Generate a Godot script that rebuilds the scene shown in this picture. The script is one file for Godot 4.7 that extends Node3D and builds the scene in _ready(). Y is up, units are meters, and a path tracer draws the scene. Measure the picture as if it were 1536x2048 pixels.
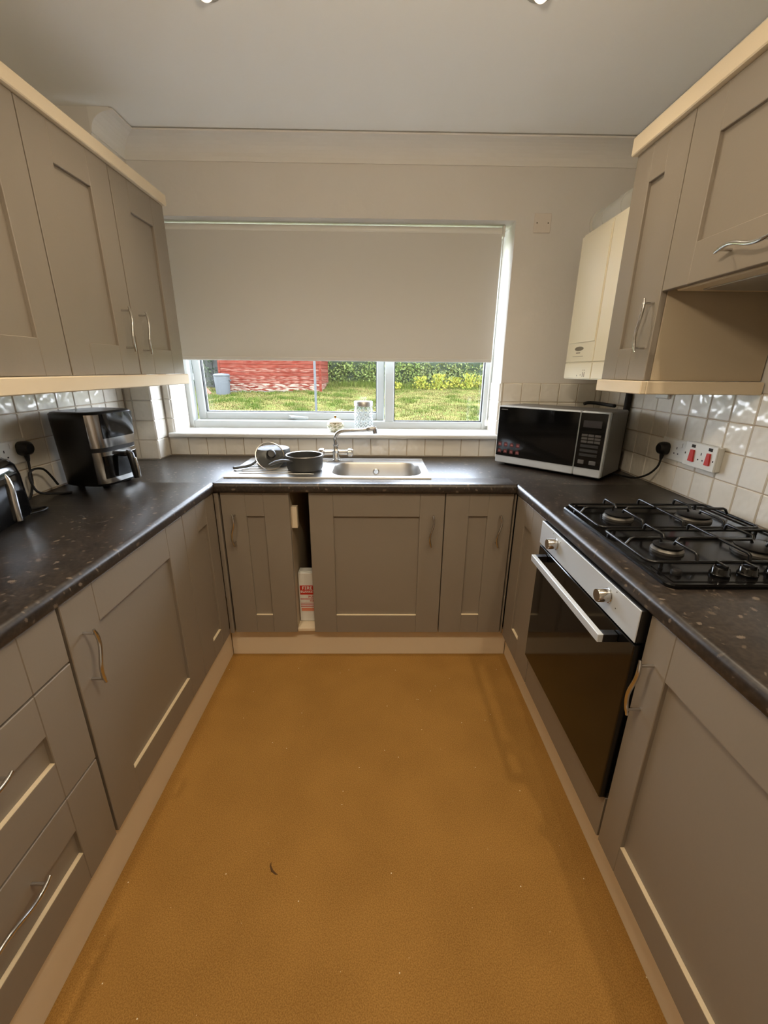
extends Node3D
# A small U-shaped kitchen seen from its open end. x right, y up, z towards the camera; the window wall is z = 0.

var M := {}
var used := {}
var rng := RandomNumberGenerator.new()

const XL := -1.2615      # left wall
const XR := 1.258        # right wall
const H := 2.35          # ceiling
const WT := 0.9          # worktop top
const FL := -0.667       # door faces of the left run
const FR := 0.651        # door faces of the right run
const FB := 0.602        # door faces of the back run
const UL := -0.889       # door faces of the left wall units
const UR := 0.878        # door faces of the right wall units

# ------------------------------------------------------------------ helpers: nodes
func numbered(called: String) -> String:
	var n: int = used.get(called, 0)
	used[called] = n + 1
	return called if n == 0 else "%s_%03d" % [called, n]

func thing(called: String, label: String, category: String, at := Vector3.ZERO, turn := 0.0, group := "") -> Node3D:
	var o := Node3D.new()
	o.name = numbered(called)
	add_child(o)
	o.position = at
	o.rotation.y = turn
	tag(o, label, category, group)
	return o

func tag(o: Node, label: String, category: String, group := "") -> void:
	o.set_meta("label", label)
	o.set_meta("category", category)
	if group != "":
		o.set_meta("group", group)

func obj(called: String, st: SurfaceTool, m: Material, parent: Node = self, at := Vector3.ZERO) -> MeshInstance3D:
	st.generate_normals()
	var o := MeshInstance3D.new()
	o.mesh = st.commit()
	o.material_override = m
	o.cast_shadow = GeometryInstance3D.SHADOW_CASTING_SETTING_ON
	o.position = at
	if parent == self:
		o.name = numbered(called)
		add_child(o)
	else:
		o.name = called
		parent.add_child(o, true)
	return o

func again(called: String, mesh: Mesh, m: Material, parent: Node, at: Transform3D) -> MeshInstance3D:
	var o := MeshInstance3D.new()
	o.mesh = mesh
	o.material_override = m
	o.transform = at
	o.name = called
	parent.add_child(o, true)
	return o

func struct(called: String, st: SurfaceTool, m: Material, label: String) -> MeshInstance3D:
	var o := obj(called, st, m)
	o.set_meta("kind", "structure")
	tag(o, label, called.split("_")[0])
	return o

# ------------------------------------------------------------------ helpers: shapes
func S() -> SurfaceTool:
	var st := SurfaceTool.new()
	st.begin(Mesh.PRIMITIVE_TRIANGLES)
	st.set_smooth_group(-1)
	return st

func poly(st: SurfaceTool, p: Array, out: Vector3) -> void:
	var n := Vector3.ZERO
	for i in range(1, p.size() - 1):
		var a: Vector3 = p[i] - p[0]
		var b: Vector3 = p[i + 1] - p[0]
		n += a.cross(b)
	var flip := n.dot(out) > 0.0
	for i in range(1, p.size() - 1):
		st.add_vertex(p[0])
		if flip:
			st.add_vertex(p[i + 1])
			st.add_vertex(p[i])
		else:
			st.add_vertex(p[i])
			st.add_vertex(p[i + 1])

func box(st: SurfaceTool, lo: Vector3, hi: Vector3, bv := 0.0, x := Transform3D.IDENTITY) -> void:
	var c := (lo + hi) * 0.5
	var h := (hi - lo) * 0.5
	h = h.abs()
	bv = minf(bv, minf(h.x, minf(h.y, h.z)) * 0.9)
	st.set_smooth_group(-1)
	var f := func(ax: int, s: float) -> Array:
		var r := []
		for k in [[-1, -1], [1, -1], [1, 1], [-1, 1]]:
			var v := Vector3.ZERO
			v[ax] = s * h[ax]
			v[(ax + 1) % 3] = k[0] * (h[(ax + 1) % 3] - bv)
			v[(ax + 2) % 3] = k[1] * (h[(ax + 2) % 3] - bv)
			r.append(x * (c + v))
		return r
	var b := x.basis
	for ax in 3:
		for s in [-1.0, 1.0]:
			var o := Vector3.ZERO
			o[ax] = s
			poly(st, f.call(ax, s), b * o)
	if bv <= 0.0:
		return
	for ax in 3:
		var a1 := (ax + 1) % 3
		var a2 := (ax + 2) % 3
		for s1 in [-1.0, 1.0]:
			for s2 in [-1.0, 1.0]:
				var q := []
				for e in [[-1.0, 0], [1.0, 0], [1.0, 1], [-1.0, 1]]:
					var v := Vector3.ZERO
					v[ax] = e[0] * (h[ax] - bv)
					v[a1] = s1 * (h[a1] - (bv if e[1] == 1 else 0.0))
					v[a2] = s2 * (h[a2] - (bv if e[1] == 0 else 0.0))
					q.append(x * (c + v))
				var o := Vector3.ZERO
				o[a1] = s1
				o[a2] = s2
				poly(st, q, b * o)
	for sx in [-1.0, 1.0]:
		for sy in [-1.0, 1.0]:
			for sz in [-1.0, 1.0]:
				var s := Vector3(sx, sy, sz)
				var q := []
				for ax in 3:
					var v := Vector3.ZERO
					for k in 3:
						v[k] = s[k] * (h[k] - (0.0 if k == ax else bv))
					q.append(x * (c + v))
				poly(st, q, b * s)

func bx(lo: Vector3, hi: Vector3, bv := 0.0) -> SurfaceTool:
	var st := S()
	box(st, lo, hi, bv)
	return st

# rings of equal length, joined; caps close the ends
func loft(st: SurfaceTool, rings: Array, cap0 := true, cap1 := true, closed := true, smooth := true) -> void:
	var n: int = rings[0].size()
	var cs := []
	for r in rings:
		var c := Vector3.ZERO
		for p in r:
			c += p
		cs.append(c / n)
	st.set_smooth_group(0 if smooth else -1)
	for i in rings.size() - 1:
		for j in (n if closed else n - 1):
			var k := (j + 1) % n
			var q := [rings[i][j], rings[i][k], rings[i + 1][k], rings[i + 1][j]]
			var m: Vector3 = (q[0] + q[1] + q[2] + q[3]) / 4.0
			poly(st, q, m - (cs[i] + cs[i + 1]) * 0.5)
	st.set_smooth_group(-1)
	var e: int = rings.size() - 1
	if cap0:
		poly(st, rings[0], cs[0] - cs[1])
	if cap1:
		poly(st, rings[e], cs[e] - cs[e - 1])

func tube(st: SurfaceTool, path: Array, r, sides := 8, flat := 1.0) -> void:
	var rings := []
	var up := Vector3.UP
	var n := path.size()
	for i in n:
		var d: Vector3 = (path[mini(i + 1, n - 1)] - path[maxi(i - 1, 0)]).normalized()
		if i == 0:
			up = Vector3.UP if absf(d.y) < 0.9 else Vector3.RIGHT
		var s := d.cross(up).normalized()
		up = s.cross(d).normalized()
		var rr: float = r[i] if r is Array else r
		var ring := []
		for k in sides:
			var a := TAU * k / sides
			ring.append(path[i] + s * cos(a) * rr + up * sin(a) * rr * flat)
		rings.append(ring)
	loft(st, rings)

# profile of (radius, height); walking up on the outside and down on the inside
func lathe(st: SurfaceTool, prof: Array, seg := 24, x := Transform3D.IDENTITY) -> void:
	var g := 0
	for i in prof.size() - 1:
		var a: Vector2 = prof[i]
		var b: Vector2 = prof[i + 1]
		var t := (b - a)
		if t.length() < 1e-6:
			continue
		if i > 0:
			var t0: Vector2 = (a - prof[i - 1])
			if absf(t0.angle_to(t)) > 0.7:
				g += 1
		st.set_smooth_group(g)
		for k in seg:
			var u := TAU * k / seg
			var v := TAU * (k + 1) / seg
			var q := []
			for e in [[a, u], [a, v], [b, v], [b, u]]:
				q.append(x * Vector3(e[0].x * cos(e[1]), e[0].y, e[0].x * sin(e[1])))
			var w := (u + v) * 0.5
			var o := Vector3(cos(w) * t.y, -t.x, sin(w) * t.y)
			if a.x < 1e-6:
				q = [q[0], q[2], q[3]]
			elif b.x < 1e-6:
				q = [q[0], q[1], q[2]]
			poly(st, q, x.basis * o)
	st.set_smooth_group(-1)

# a flat outline in x-y pushed from z0 to z1 and put in place by x
func prism(st: SurfaceTool, p: PackedVector2Array, z0: float, z1: float, x := Transform3D.IDENTITY, smooth := false) -> void:
	var ix := Geometry2D.triangulate_polygon(p)
	st.set_smooth_group(-1)
	for z in [z0, z1]:
		var o := Vector3(0, 0, 1 if (z == maxf(z0, z1)) else -1)
		for i in range(0, ix.size(), 3):
			var q := []
			for k in 3:
				var v := p[ix[i + k]]
				q.append(x * Vector3(v.x, v.y, z))
			poly(st, q, x.basis * o)
	var cw := Geometry2D.is_polygon_clockwise(p)
	st.set_smooth_group(0 if smooth else -1)
	for i in p.size():
		var a := p[i]
		var b := p[(i + 1) % p.size()]
		var t := b - a
		var o := Vector3(-t.y, t.x, 0) if cw else Vector3(t.y, -t.x, 0)
		poly(st, [x * Vector3(a.x, a.y, z0), x * Vector3(b.x, b.y, z0), x * Vector3(b.x, b.y, z1), x * Vector3(a.x, a.y, z1)], x.basis * o)
	st.set_smooth_group(-1)

func rrect(cx: float, cy: float, w: float, h: float, r: float, n := 5) -> PackedVector2Array:
	var p := PackedVector2Array()
	for c in [[1, 1, 0.0], [-1, 1, 90.0], [-1, -1, 180.0], [1, -1, 270.0]]:
		for k in n + 1:
			var a := deg_to_rad(c[2] + 90.0 * k / n)
			p.append(Vector2(cx + c[0] * (w * 0.5 - r) + r * cos(a), cy + c[1] * (h * 0.5 - r) + r * sin(a)))
	return p

func frame(x: Vector3, y: Vector3, z: Vector3, o: Vector3) -> Transform3D:
	return Transform3D(Basis(x, y, z), o)

# ------------------------------------------------------------------ helpers: materials
func mat(called: String, c: Color, rough := 0.6, metal := 0.0) -> StandardMaterial3D:
	var m := StandardMaterial3D.new()
	m.resource_name = called
	m.albedo_color = c
	m.roughness = rough
	m.metallic = metal
	M[called] = m
	return m

func rgb(r: int, g: int, b: int) -> Color:
	return Color8(r, g, b)

func noise(freq: float, oct: int, s: int, kind := FastNoiseLite.TYPE_SIMPLEX_SMOOTH) -> FastNoiseLite:
	var f := FastNoiseLite.new()
	f.noise_type = kind
	f.frequency = freq
	f.fractal_octaves = oct
	f.seed = s
	return f

func tri(m: StandardMaterial3D, per_metre: float, world := true) -> void:
	m.uv1_triplanar = true
	m.uv1_world_triplanar = world
	m.uv1_scale = Vector3.ONE * per_metre

func bump(m: StandardMaterial3D, f: FastNoiseLite, size: int, depth: float, strength: float) -> void:
	var im := f.get_seamless_image(size, size)
	im.convert(Image.FORMAT_RGBA8)
	im.bump_map_to_normal_map(depth)
	m.normal_enabled = true
	m.normal_texture = ImageTexture.create_from_image(im)
	m.normal_scale = strength

func mottled(size: int, layers: Array) -> Image:
	# layers: [noise, colour low, colour high] mixed one after another by weight [3]
	var im := Image.create(size, size, false, Image.FORMAT_RGB8)
	var src := []
	for l in layers:
		src.append(l[0].get_seamless_image(size, size))
	for y in size:
		for x in size:
			var c := Color.BLACK
			for i in layers.size():
				var v: float = src[i].get_pixel(x, y).r
				v = clampf((v - 0.5) * layers[i][4] + 0.5, 0.0, 1.0)
				var k: Color = layers[i][1].lerp(layers[i][2], v)
				c = k if i == 0 else c.lerp(k, layers[i][3])
			im.set_pixel(x, y, c)
	return im

func make_materials() -> void:
	var m: StandardMaterial3D
	m = mat("wall_paint", rgb(222, 217, 209), 0.85)
	bump(m, noise(0.02, 3, 3), 256, 3.0, 0.25)
	tri(m, 3.0)
	m = mat("ceiling_paint", rgb(248, 248, 244), 0.9)
	m = mat("cove_paint", rgb(230, 226, 218), 0.8)
	m = mat("door_paint", rgb(137, 126, 112), 0.5)
	bump(m, noise(0.06, 2, 9), 256, 1.0, 0.12)
	tri(m, 4.0, false)
	mat("cream_board", rgb(224, 206, 176), 0.5)
	mat("carcass_board", rgb(184, 168, 142), 0.6)
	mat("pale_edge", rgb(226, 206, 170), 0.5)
	mat("scuff", rgb(84, 56, 20), 0.8)
	mat("dark_gap", rgb(40, 34, 28), 0.9)
	mat("chrome", rgb(205, 203, 200), 0.16, 1.0)
	mat("brushed_steel", rgb(190, 188, 184), 0.38, 1.0)
	mat("satin_steel", rgb(198, 203, 207), 0.42, 0.25)
	mat("black_plastic", rgb(22, 21, 21), 0.35)
	mat("black_gloss", rgb(10, 10, 10), 0.08)
	mat("black_rubber", rgb(18, 17, 17), 0.6)
	mat("white_plastic", rgb(228, 226, 218), 0.35)
	mat("window_plastic", rgb(196, 199, 198), 0.3)
	mat("sill_gloss", rgb(214, 213, 208), 0.25)
	mat("boiler_enamel", rgb(232, 222, 196), 0.35)
	mat("drab_grey", rgb(120, 110, 92), 0.7)  # grey-brown of the boiler badge, printed marks and plate screws
	mat("red_plastic", rgb(196, 40, 28), 0.35)
	mat("grout", rgb(176, 158, 134), 0.9)
	m = mat("tile_glaze", rgb(230, 224, 212), 0.16)
	bump(m, noise(0.022, 2, 21), 256, 6.0, 0.32)
	tri(m, 3.1)
	m = mat("blind_fabric", rgb(214, 211, 204), 0.9)
	m.backlight_enabled = true
	m.backlight = Color(0.14, 0.14, 0.14)
	# glass
	m = mat("pane_glass", Color(0.12, 0.14, 0.14, 0.04), 0.0)
	m.transparency = BaseMaterial3D.TRANSPARENCY_ALPHA
	m = mat("lid_glass", Color(0.35, 0.36, 0.35, 0.22), 0.02)
	m.transparency = BaseMaterial3D.TRANSPARENCY_ALPHA
	m = mat("jar_glass", Color(0.5, 0.58, 0.56, 0.09), 0.03)
	m.transparency = BaseMaterial3D.TRANSPARENCY_ALPHA
	# dark speckled laminate
	m = mat("laminate", Color.WHITE, 0.36)
	m.metallic_specular = 0.55
	var im := mottled(512, [[noise(0.012, 3, 31), rgb(28, 22, 17), rgb(49, 40, 32), 1.0, 1.6], [noise(0.09, 2, 32), rgb(22, 19, 17), rgb(84, 74, 66), 0.4, 1.5]])
	rng.seed = 5
	for k in 420:
		var cx := rng.randi_range(0, 511)
		var cy := rng.randi_range(0, 511)
		var rx := rng.randf_range(1.0, 5.5) * (1.0 if k % 4 else 1.5)
		var ry := rx * rng.randf_range(0.3, 0.75)
		var an := rng.randf_range(0.0, PI)
		var cc := rgb(150, 134, 116).lerp(rgb(86, 74, 62), rng.randf())
		for dy in range(-8, 9):
			for dx in range(-8, 9):
				var u := (dx * cos(an) + dy * sin(an)) / rx
				var v := (-dx * sin(an) + dy * cos(an)) / ry
				var q := u * u + v * v + 0.5 * sin(dx * 1.7 + k) * sin(dy * 1.3)
				if q < 1.0:
					var px := posmod(cx + dx, 512)
					var py := posmod(cy + dy, 512)
					im.set_pixel(px, py, im.get_pixel(px, py).lerp(cc, 0.75))
	m.albedo_texture = ImageTexture.create_from_image(im)
	tri(m, 1.55)
	# tan sheet vinyl with a fine grain and a few pale flecks
	m = mat("vinyl", Color.WHITE, 0.75)
	m.metallic_specular = 0.25
	im = mottled(1024, [[noise(0.004, 3, 41), rgb(151, 110, 53), rgb(165, 122, 61), 1.0, 1.5], [noise(0.35, 1, 42), rgb(119, 83, 36), rgb(183, 141, 78), 0.45, 1.6]])
	for k in 70:
		var x := rng.randi_range(2, 1021)
		var y := rng.randi_range(2, 1021)
		var s := rng.randi_range(1, 2)
		im.fill_rect(Rect2i(x, y, s, s), rgb(250, 244, 226))
	m.albedo_texture = ImageTexture.create_from_image(im)
	bump(m, noise(0.3, 1, 43), 512, 2.0, 0.12)
	tri(m, 0.78)
	mat("black_enamel", rgb(16, 15, 15), 0.28)
	mat("burner_metal", rgb(104, 100, 94), 0.45, 0.7)
	m = mat("hob_enamel", rgb(13, 12, 12), 0.16)
	m.metallic_specular = 0.3
	mat("flue_white", rgb(222, 220, 210), 0.4)
	mat("dark_pipe", rgb(46, 40, 36), 0.8)
	mat("grey_metal", rgb(116, 112, 106), 0.5, 0.3)
	mat("dull_red", rgb(80, 34, 35), 0.5)
	mat("icon_pale", rgb(150, 92, 88), 0.5)
	mat("dark_print", rgb(44, 43, 43), 0.5)
	mat("grey_print", rgb(78, 74, 72), 0.5)
	mat("dark_button", rgb(92, 90, 88), 0.4)
	mat("display_grey", rgb(54, 52, 54), 0.2)
	mat("dark_nonstick", rgb(62, 62, 60), 0.42)
	mat("dark_handle", rgb(70, 72, 74), 0.3)
	mat("porcelain_plain", rgb(238, 232, 218), 0.2)
	m = mat("porcelain", Color.WHITE, 0.2)
	m.albedo_texture = ImageTexture.create_from_image(mottled(128, [[noise(0.06, 1, 95), rgb(240, 234, 218), rgb(230, 222, 190), 1.0, 1.0], [noise(0.07, 2, 96), rgb(244, 238, 224), rgb(96, 104, 52), 0.7, 5.0]]))
	tri(m, 9.0, false)
	mat("gilt", rgb(150, 110, 50), 0.25, 1.0)
	mat("frosted", rgb(236, 240, 240), 0.5)
	mat("plate_paint", rgb(224, 214, 202), 0.6)
	mat("stem_green", rgb(120, 132, 50), 0.8)
	# outdoors
	m = mat("lawn_soil", Color.WHITE, 0.95)
	im = mottled(512, [[noise(0.012, 3, 51), rgb(62, 72, 26), rgb(98, 86, 48), 1.0, 2.2], [noise(0.12, 2, 52), rgb(44, 58, 18), rgb(94, 86, 54), 0.4, 1.6]])
	m.albedo_texture = ImageTexture.create_from_image(im)
	tri(m, 0.28)
	for v in 3:
		m = mat("red_board_%d" % v, Color.WHITE, 0.85)
		im = mottled(256, [[noise(0.02, 2, 60 + v), rgb(74, 27, 19), rgb(90, 38, 28), 1.0, 1.4], [noise(0.035, 3, 70 + v), rgb(74, 27, 19), rgb(118, 108, 94), [0.2, 0.5, 0.95][v], 3.5]])
		m.albedo_texture = ImageTexture.create_from_image(im)
		tri(m, 0.9)
		m.uv1_scale = Vector3(0.35, 2.2, 0.35)
	mat("galvanised", rgb(76, 78, 78), 0.6, 0.1)
	mat("leaf_green", rgb(62, 84, 38), 0.6).backlight_enabled = true
	M.leaf_green.backlight = Color(0.3, 0.35, 0.1)
	M.leaf_green.vertex_color_use_as_albedo = true
	M.leaf_green.albedo_color = Color.WHITE
	M.leaf_green.metallic_specular = 0.12
	M.lawn_soil.metallic_specular = 0.1
	for v in 3:
		M["red_board_%d" % v].metallic_specular = 0.12
	M.galvanised.metallic_specular = 0.25
	mat("hedge_core", rgb(34, 44, 24), 0.95)
	mat("old_timber", rgb(96, 92, 84), 0.9)
	mat("gap_dark", rgb(44, 44, 40), 0.9)  # dark tone standing for the gap left of the shed
	mat("pale_sheet", rgb(140, 147, 150), 0.6)
	mat("brick_red", rgb(120, 66, 48), 0.8)

# ------------------------------------------------------------------ kitchen units
# the front of a unit lies in its own x-y plane and looks along +z
func shaker(parent: Node3D, x0: float, x1: float, y0: float, y1: float, sl: float, sr: float, rb: float, rt: float, called := "door") -> MeshInstance3D:
	var st := S()
	var b := 0.0016
	var c := Vector3((x0 + x1) * 0.5, y0, 0)
	x0 -= c.x
	x1 -= c.x
	var h := y1 - y0
	box(st, Vector3(x0, 0, -0.02), Vector3(x0 + sl, h, 0), b)
	box(st, Vector3(x1 - sr, 0, -0.02), Vector3(x1, h, 0), b)
	box(st, Vector3(x0 + sl, 0, -0.02), Vector3(x1 - sr, rb, 0), b)
	if h - rt - rb > 0.005:
		box(st, Vector3(x0 + sl, h - rt, -0.02), Vector3(x1 - sr, h, 0), b)
	var d := obj(called, st, M.door_paint, parent, c)
	if h - rt - rb > 0.005:
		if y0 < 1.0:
			obj("rail_edge", bx(Vector3(x0 + sl + 0.0005, rb - 0.0012, -0.0106), Vector3(x1 - sr - 0.0005, rb + 0.0004, -0.0004)), M.pale_edge, d)  # thin cream strip along the upper edge of the bottom rail
		obj("panel", bx(Vector3(x0 + sl - 0.001, rb - 0.001, -0.018), Vector3(x1 - sr + 0.001, h - rt + 0.001, -0.0105)), M.door_paint, d)
	return d

var handle_mesh: Mesh
func handle(d: Node3D, at: Vector3, lying := false) -> void:
	if handle_mesh == null:
		var st := S()
		var path := []
		var rad := []
		for i in 25:
			var t := i / 24.0
			path.append(Vector3(0.0075 * sin(TAU * t * 0.98 + 0.25), 0.076 - 0.152 * t, 0.030 + 0.004 * sin(PI * t)))
			rad.append(0.0048 if i > 1 and i < 23 else 0.0036)
		tube(st, path, rad, 8, 1.0)
		for i in [2, 22]:
			var p: Vector3 = path[i]
			tube(st, [Vector3(p.x, p.y, 0.0), p], 0.0036, 8)
		st.generate_normals()
		handle_mesh = st.commit()
	var b := Basis(Vector3(0, 0, 1), -PI / 2) if lying else Basis.IDENTITY
	again("handle", handle_mesh, M.chrome, d, Transform3D(b, at - d.position))

func carcass(parent: Node3D, x0: float, x1: float, y0: float, y1: float, depth: float, m := "carcass_board") -> void:
	# an open-fronted chipboard box behind the doors
	var st := S()
	var t := 0.016
	box(st, Vector3(x0, y0, -depth), Vector3(x0 + t, y1, -0.0215), 0.0008)
	box(st, Vector3(x1 - t, y0, -depth), Vector3(x1, y1, -0.0215), 0.0008)
	box(st, Vector3(x0 + t, y0, -depth), Vector3(x1 - t, y0 + t, -0.0215), 0.0008)
	box(st, Vector3(x0 + t, y1 - t, -depth), Vector3(x1 - t, y1, -0.0215), 0.0008)
	box(st, Vector3(x0 + t, y0 + t, -depth), Vector3(x1 - t, y1 - t, -depth + 0.006))
	obj("carcass", st, M[m], parent)

const LT := PI / 2       # turn for the left run: local +x runs to -z
const RT := -PI / 2      # turn for the right run: local +x runs to +z

func base_units() -> void:
	var u: Node3D
	var d: Node3D
	var y0 := 0.15
	var y1 := 0.856
	# ---- left run (local x = zc - z)
	u = thing("drawer_unit", "grey three-drawer base unit at the near left end under the toaster", "drawer unit", Vector3(FL, 0, 1.838), LT)
	carcass(u, -0.299, 0.299, y0, 0.858, 0.57)
	for q in [[0.718, y1, 0.0, 0.0], [0.427, 0.713, 0.105, 0.105], [y0, 0.422, 0.095, 0.1]]:
		var h: float = q[1] - q[0]
		d = shaker(u, -0.298, 0.298, q[0], q[1], 0.108, 0.108, h if q[2] == 0.0 else q[2], q[3], "drawer")
		handle(d, Vector3(0.0, q[1] - 0.066, 0), true)
	u = thing("base_cabinet", "grey left-hand base cabinet with one wide panelled door beside the drawers", "cabinet", Vector3(FL, 0, 1.2225), LT)
	carcass(u, -0.309, 0.309, y0, 0.858, 0.57)
	d = shaker(u, -0.3085, 0.3085, y0, y1, 0.112, 0.122, 0.096, 0.109)
	handle(d, Vector3(-0.265, 0.69, 0))
	u = thing("base_cabinet", "grey narrow left-hand corner cabinet without a handle, next to the wide door", "cabinet", Vector3(FL, 0, 0.766), LT)
	carcass(u, -0.145, 0.145, y0, 0.858, 0.57)
	d = shaker(u, -0.145, 0.154, y0, y1, 0.114, 0.093, 0.088, 0.108)
	# ---- back run (local x = x - xc)
	u = thing("base_cabinet", "narrow grey cabinet under the draining board, left of the open gap", "cabinet", Vector3(-0.4925, 0, FB))
	carcass(u, -0.1485, 0.1485, y0, 0.858, 0.56)
	d = shaker(u, -0.1485, 0.1485, y0, y1, 0.106, 0.112, 0.097, 0.109)
	handle(d, Vector3(-0.098, 0.69, 0))
	u = thing("sink_cabinet", "wide grey cabinet door in the middle under the sink bowl", "cabinet", Vector3(0.04, 0, FB))
	var st := S()
	box(st, Vector3(-0.299, y0, -0.56), Vector3(-0.283, 0.858, -0.0215), 0.0008)
	box(st, Vector3(0.283, y0, -0.56), Vector3(0.299, 0.858, -0.0215), 0.0008)
	box(st, Vector3(-0.283, y0, -0.56), Vector3(0.283, y0 + 0.016, -0.0215), 0.0008)
	obj("carcass", st, M.carcass_board, u)
	d = shaker(u, -0.2985, 0.2985, y0, y1, 0.106, 0.109, 0.096, 0.109)
	handle(d, Vector3(0.243, 0.69, 0))
	u = thing("base_cabinet", "narrow grey cabinet right of the sink, below the corner microwave", "cabinet", Vector3(0.4915, 0, FB))
	carcass(u, -0.149, 0.149, y0, 0.858, 0.56)
	d = shaker(u, -0.149, 0.149, y0, y1, 0.105, 0.109, 0.099, 0.105)
	handle(d, Vector3(0.09, 0.69, 0))
	# ---- right run (local x = z - zc)
	u = thing("base_cabinet", "grey narrow right-hand corner cabinet left of the oven", "cabinet", Vector3(FR, 0, 0.786), RT)
	carcass(u, -0.165, 0.165, y0, 0.858, 0.57)
	d = shaker(u, -0.165, 0.165, y0, y1, 0.112, 0.135, 0.11, 0.1)
	u = thing("base_cabinet", "grey base cabinet with a large panelled door right of the oven", "cabinet", Vector3(FR, 0, 1.859), RT)
	carcass(u, -0.299, 0.299, y0, 0.858, 0.57)
	d = shaker(u, -0.298, 0.298, y0, y1, 0.081, 0.1, 0.092, 0.113)
	handle(d, Vector3(-0.262, 0.69, 0))
	# corner posts
	for q in [[-0.667, -0.648, "left"], [0.6455, 0.651, "right"]]:
		var o := obj("corner_post", bx(Vector3(q[0], y0, 0.575), Vector3(q[1], y1, 0.608), 0.0015), M.door_paint)
		tag(o, "slim grey filler post in the %s inner corner of the base units" % q[2], "post")
	# plinths
	var o := obj("plinth", bx(Vector3(-0.697, 0, 0.568), Vector3(-0.681, 0.149, 2.4), 0.001), M.cream_board)
	tag(o, "long cream plinth board under the left-hand units", "plinth")
	o = obj("plinth", bx(Vector3(0.689, 0, 0.568), Vector3(0.705, 0.149, 2.4), 0.001), M.cream_board)
	tag(o, "long cream plinth board under the oven and right-hand units", "plinth")
	o = obj("plinth", bx(Vector3(-0.679, 0, 0.552), Vector3(0.687, 0.149, 0.568), 0.001), M.cream_board)
	tag(o, "short cream plinth board under the sink units", "plinth")

func gap_things() -> void:
	# the open slot between two doors under the sink
	var o := thing("open_slot", "narrow open slot without a door holding the fire blanket pack", "slot", Vector3(-0.3015, 0.149, 0.3))
	obj("bottom_board", bx(Vector3(-0.0425, 0.0015, -0.24), Vector3(0.0425, 0.017, 0.292), 0.001), M.cream_board, o)
	obj("back_board", bx(Vector3(-0.0425, 0.018, -0.255), Vector3(0.0425, 0.707, -0.242)), M.dark_gap, o)
	obj("fixing_block", bx(Vector3(-0.0425, 0.533, 0.245), Vector3(-0.0165, 0.633, 0.275), 0.001), M.cream_board, o)
	var t := thing("fire_blanket_pack", "white fire blanket pack with red lettering standing in the open slot", "fire blanket", Vector3(-0.3015, 0.1665, 0.53))
	obj("case", bx(Vector3(-0.0395, 0, -0.06), Vector3(0.0395, 0.268, 0.0), 0.003), M.white_plastic, t)
	obj("flap", bx(Vector3(-0.03, 0.268, -0.05), Vector3(0.0395, 0.271, -0.012), 0.001), M.white_plastic, t)
	for q in [[-0.033, 0.150, 0.2], [-0.033, 0.124, 0.1275], [-0.033, 0.083, 0.0858], [-0.033, 0.092, 0.0948], [-0.033, 0.101, 0.1038]]:
		obj("red_print", bx(Vector3(q[0], q[1], 0.0), Vector3(0.0395, q[2], 0.0006)), M.red_plastic, t)
	letters(t, "PULL", 0.017, Vector3(0.026, 0.138, 0.0003), M.red_plastic)
	letters(t, "FIRE", 0.013, Vector3(0.026, 0.1145, 0.0003), M.red_plastic)
	var pale := mat("faded_print", rgb(222, 140, 110), 0.6)
	obj("pale_print", bx(Vector3(-0.03, 0.058, 0.0), Vector3(0.0395, 0.076, 0.0005)), pale, t)
	letters(t, "FIRE", 0.024, Vector3(0.002, 0.1865, 0.0006), M.white_plastic, Basis.IDENTITY, 1.0)
	letters(t, "BLANKET", 0.0165, Vector3(0.003, 0.166, 0.0006), M.white_plastic, Basis.IDENTITY, 0.95)

func letters(parent: Node3D, text: String, size: float, at: Vector3, m: Material, b := Basis.IDENTITY, wide := 1.0) -> void:
	var f := SystemFont.new()
	f.font_names = PackedStringArray(["Droid Sans"])
	f.font_weight = 700
	var tm := TextMesh.new()
	tm.text = text
	tm.font = f
	tm.font_size = 64
	tm.pixel_size = size / 64.0
	tm.depth = size * 0.03
	var o := MeshInstance3D.new()
	o.mesh = tm
	o.material_override = m
	o.transform = Transform3D(b * Basis.from_scale(Vector3(wide, 1, 1)), at)
	o.name = "lettering"
	parent.add_child(o, true)

func worktop_profile(front: float, back: float, top: float) -> PackedVector2Array:
	# x = distance out from the wall, y = height
	var p := PackedVector2Array()
	var bot := WT - 0.038
	p.append(Vector2(back, bot))
	var r := 0.006
	for k in 4:
		var a := deg_to_rad(-90.0 + 30.0 * k)
		p.append(Vector2(front - r + r * cos(a), bot + r + r * sin(a)))
	r = 0.016
	for k in 7:
		var a := deg_to_rad(15.0 * k)
		p.append(Vector2(front - r + r * cos(a), top - r + r * sin(a)))
	p.append(Vector2(back, top))
	return p

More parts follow.
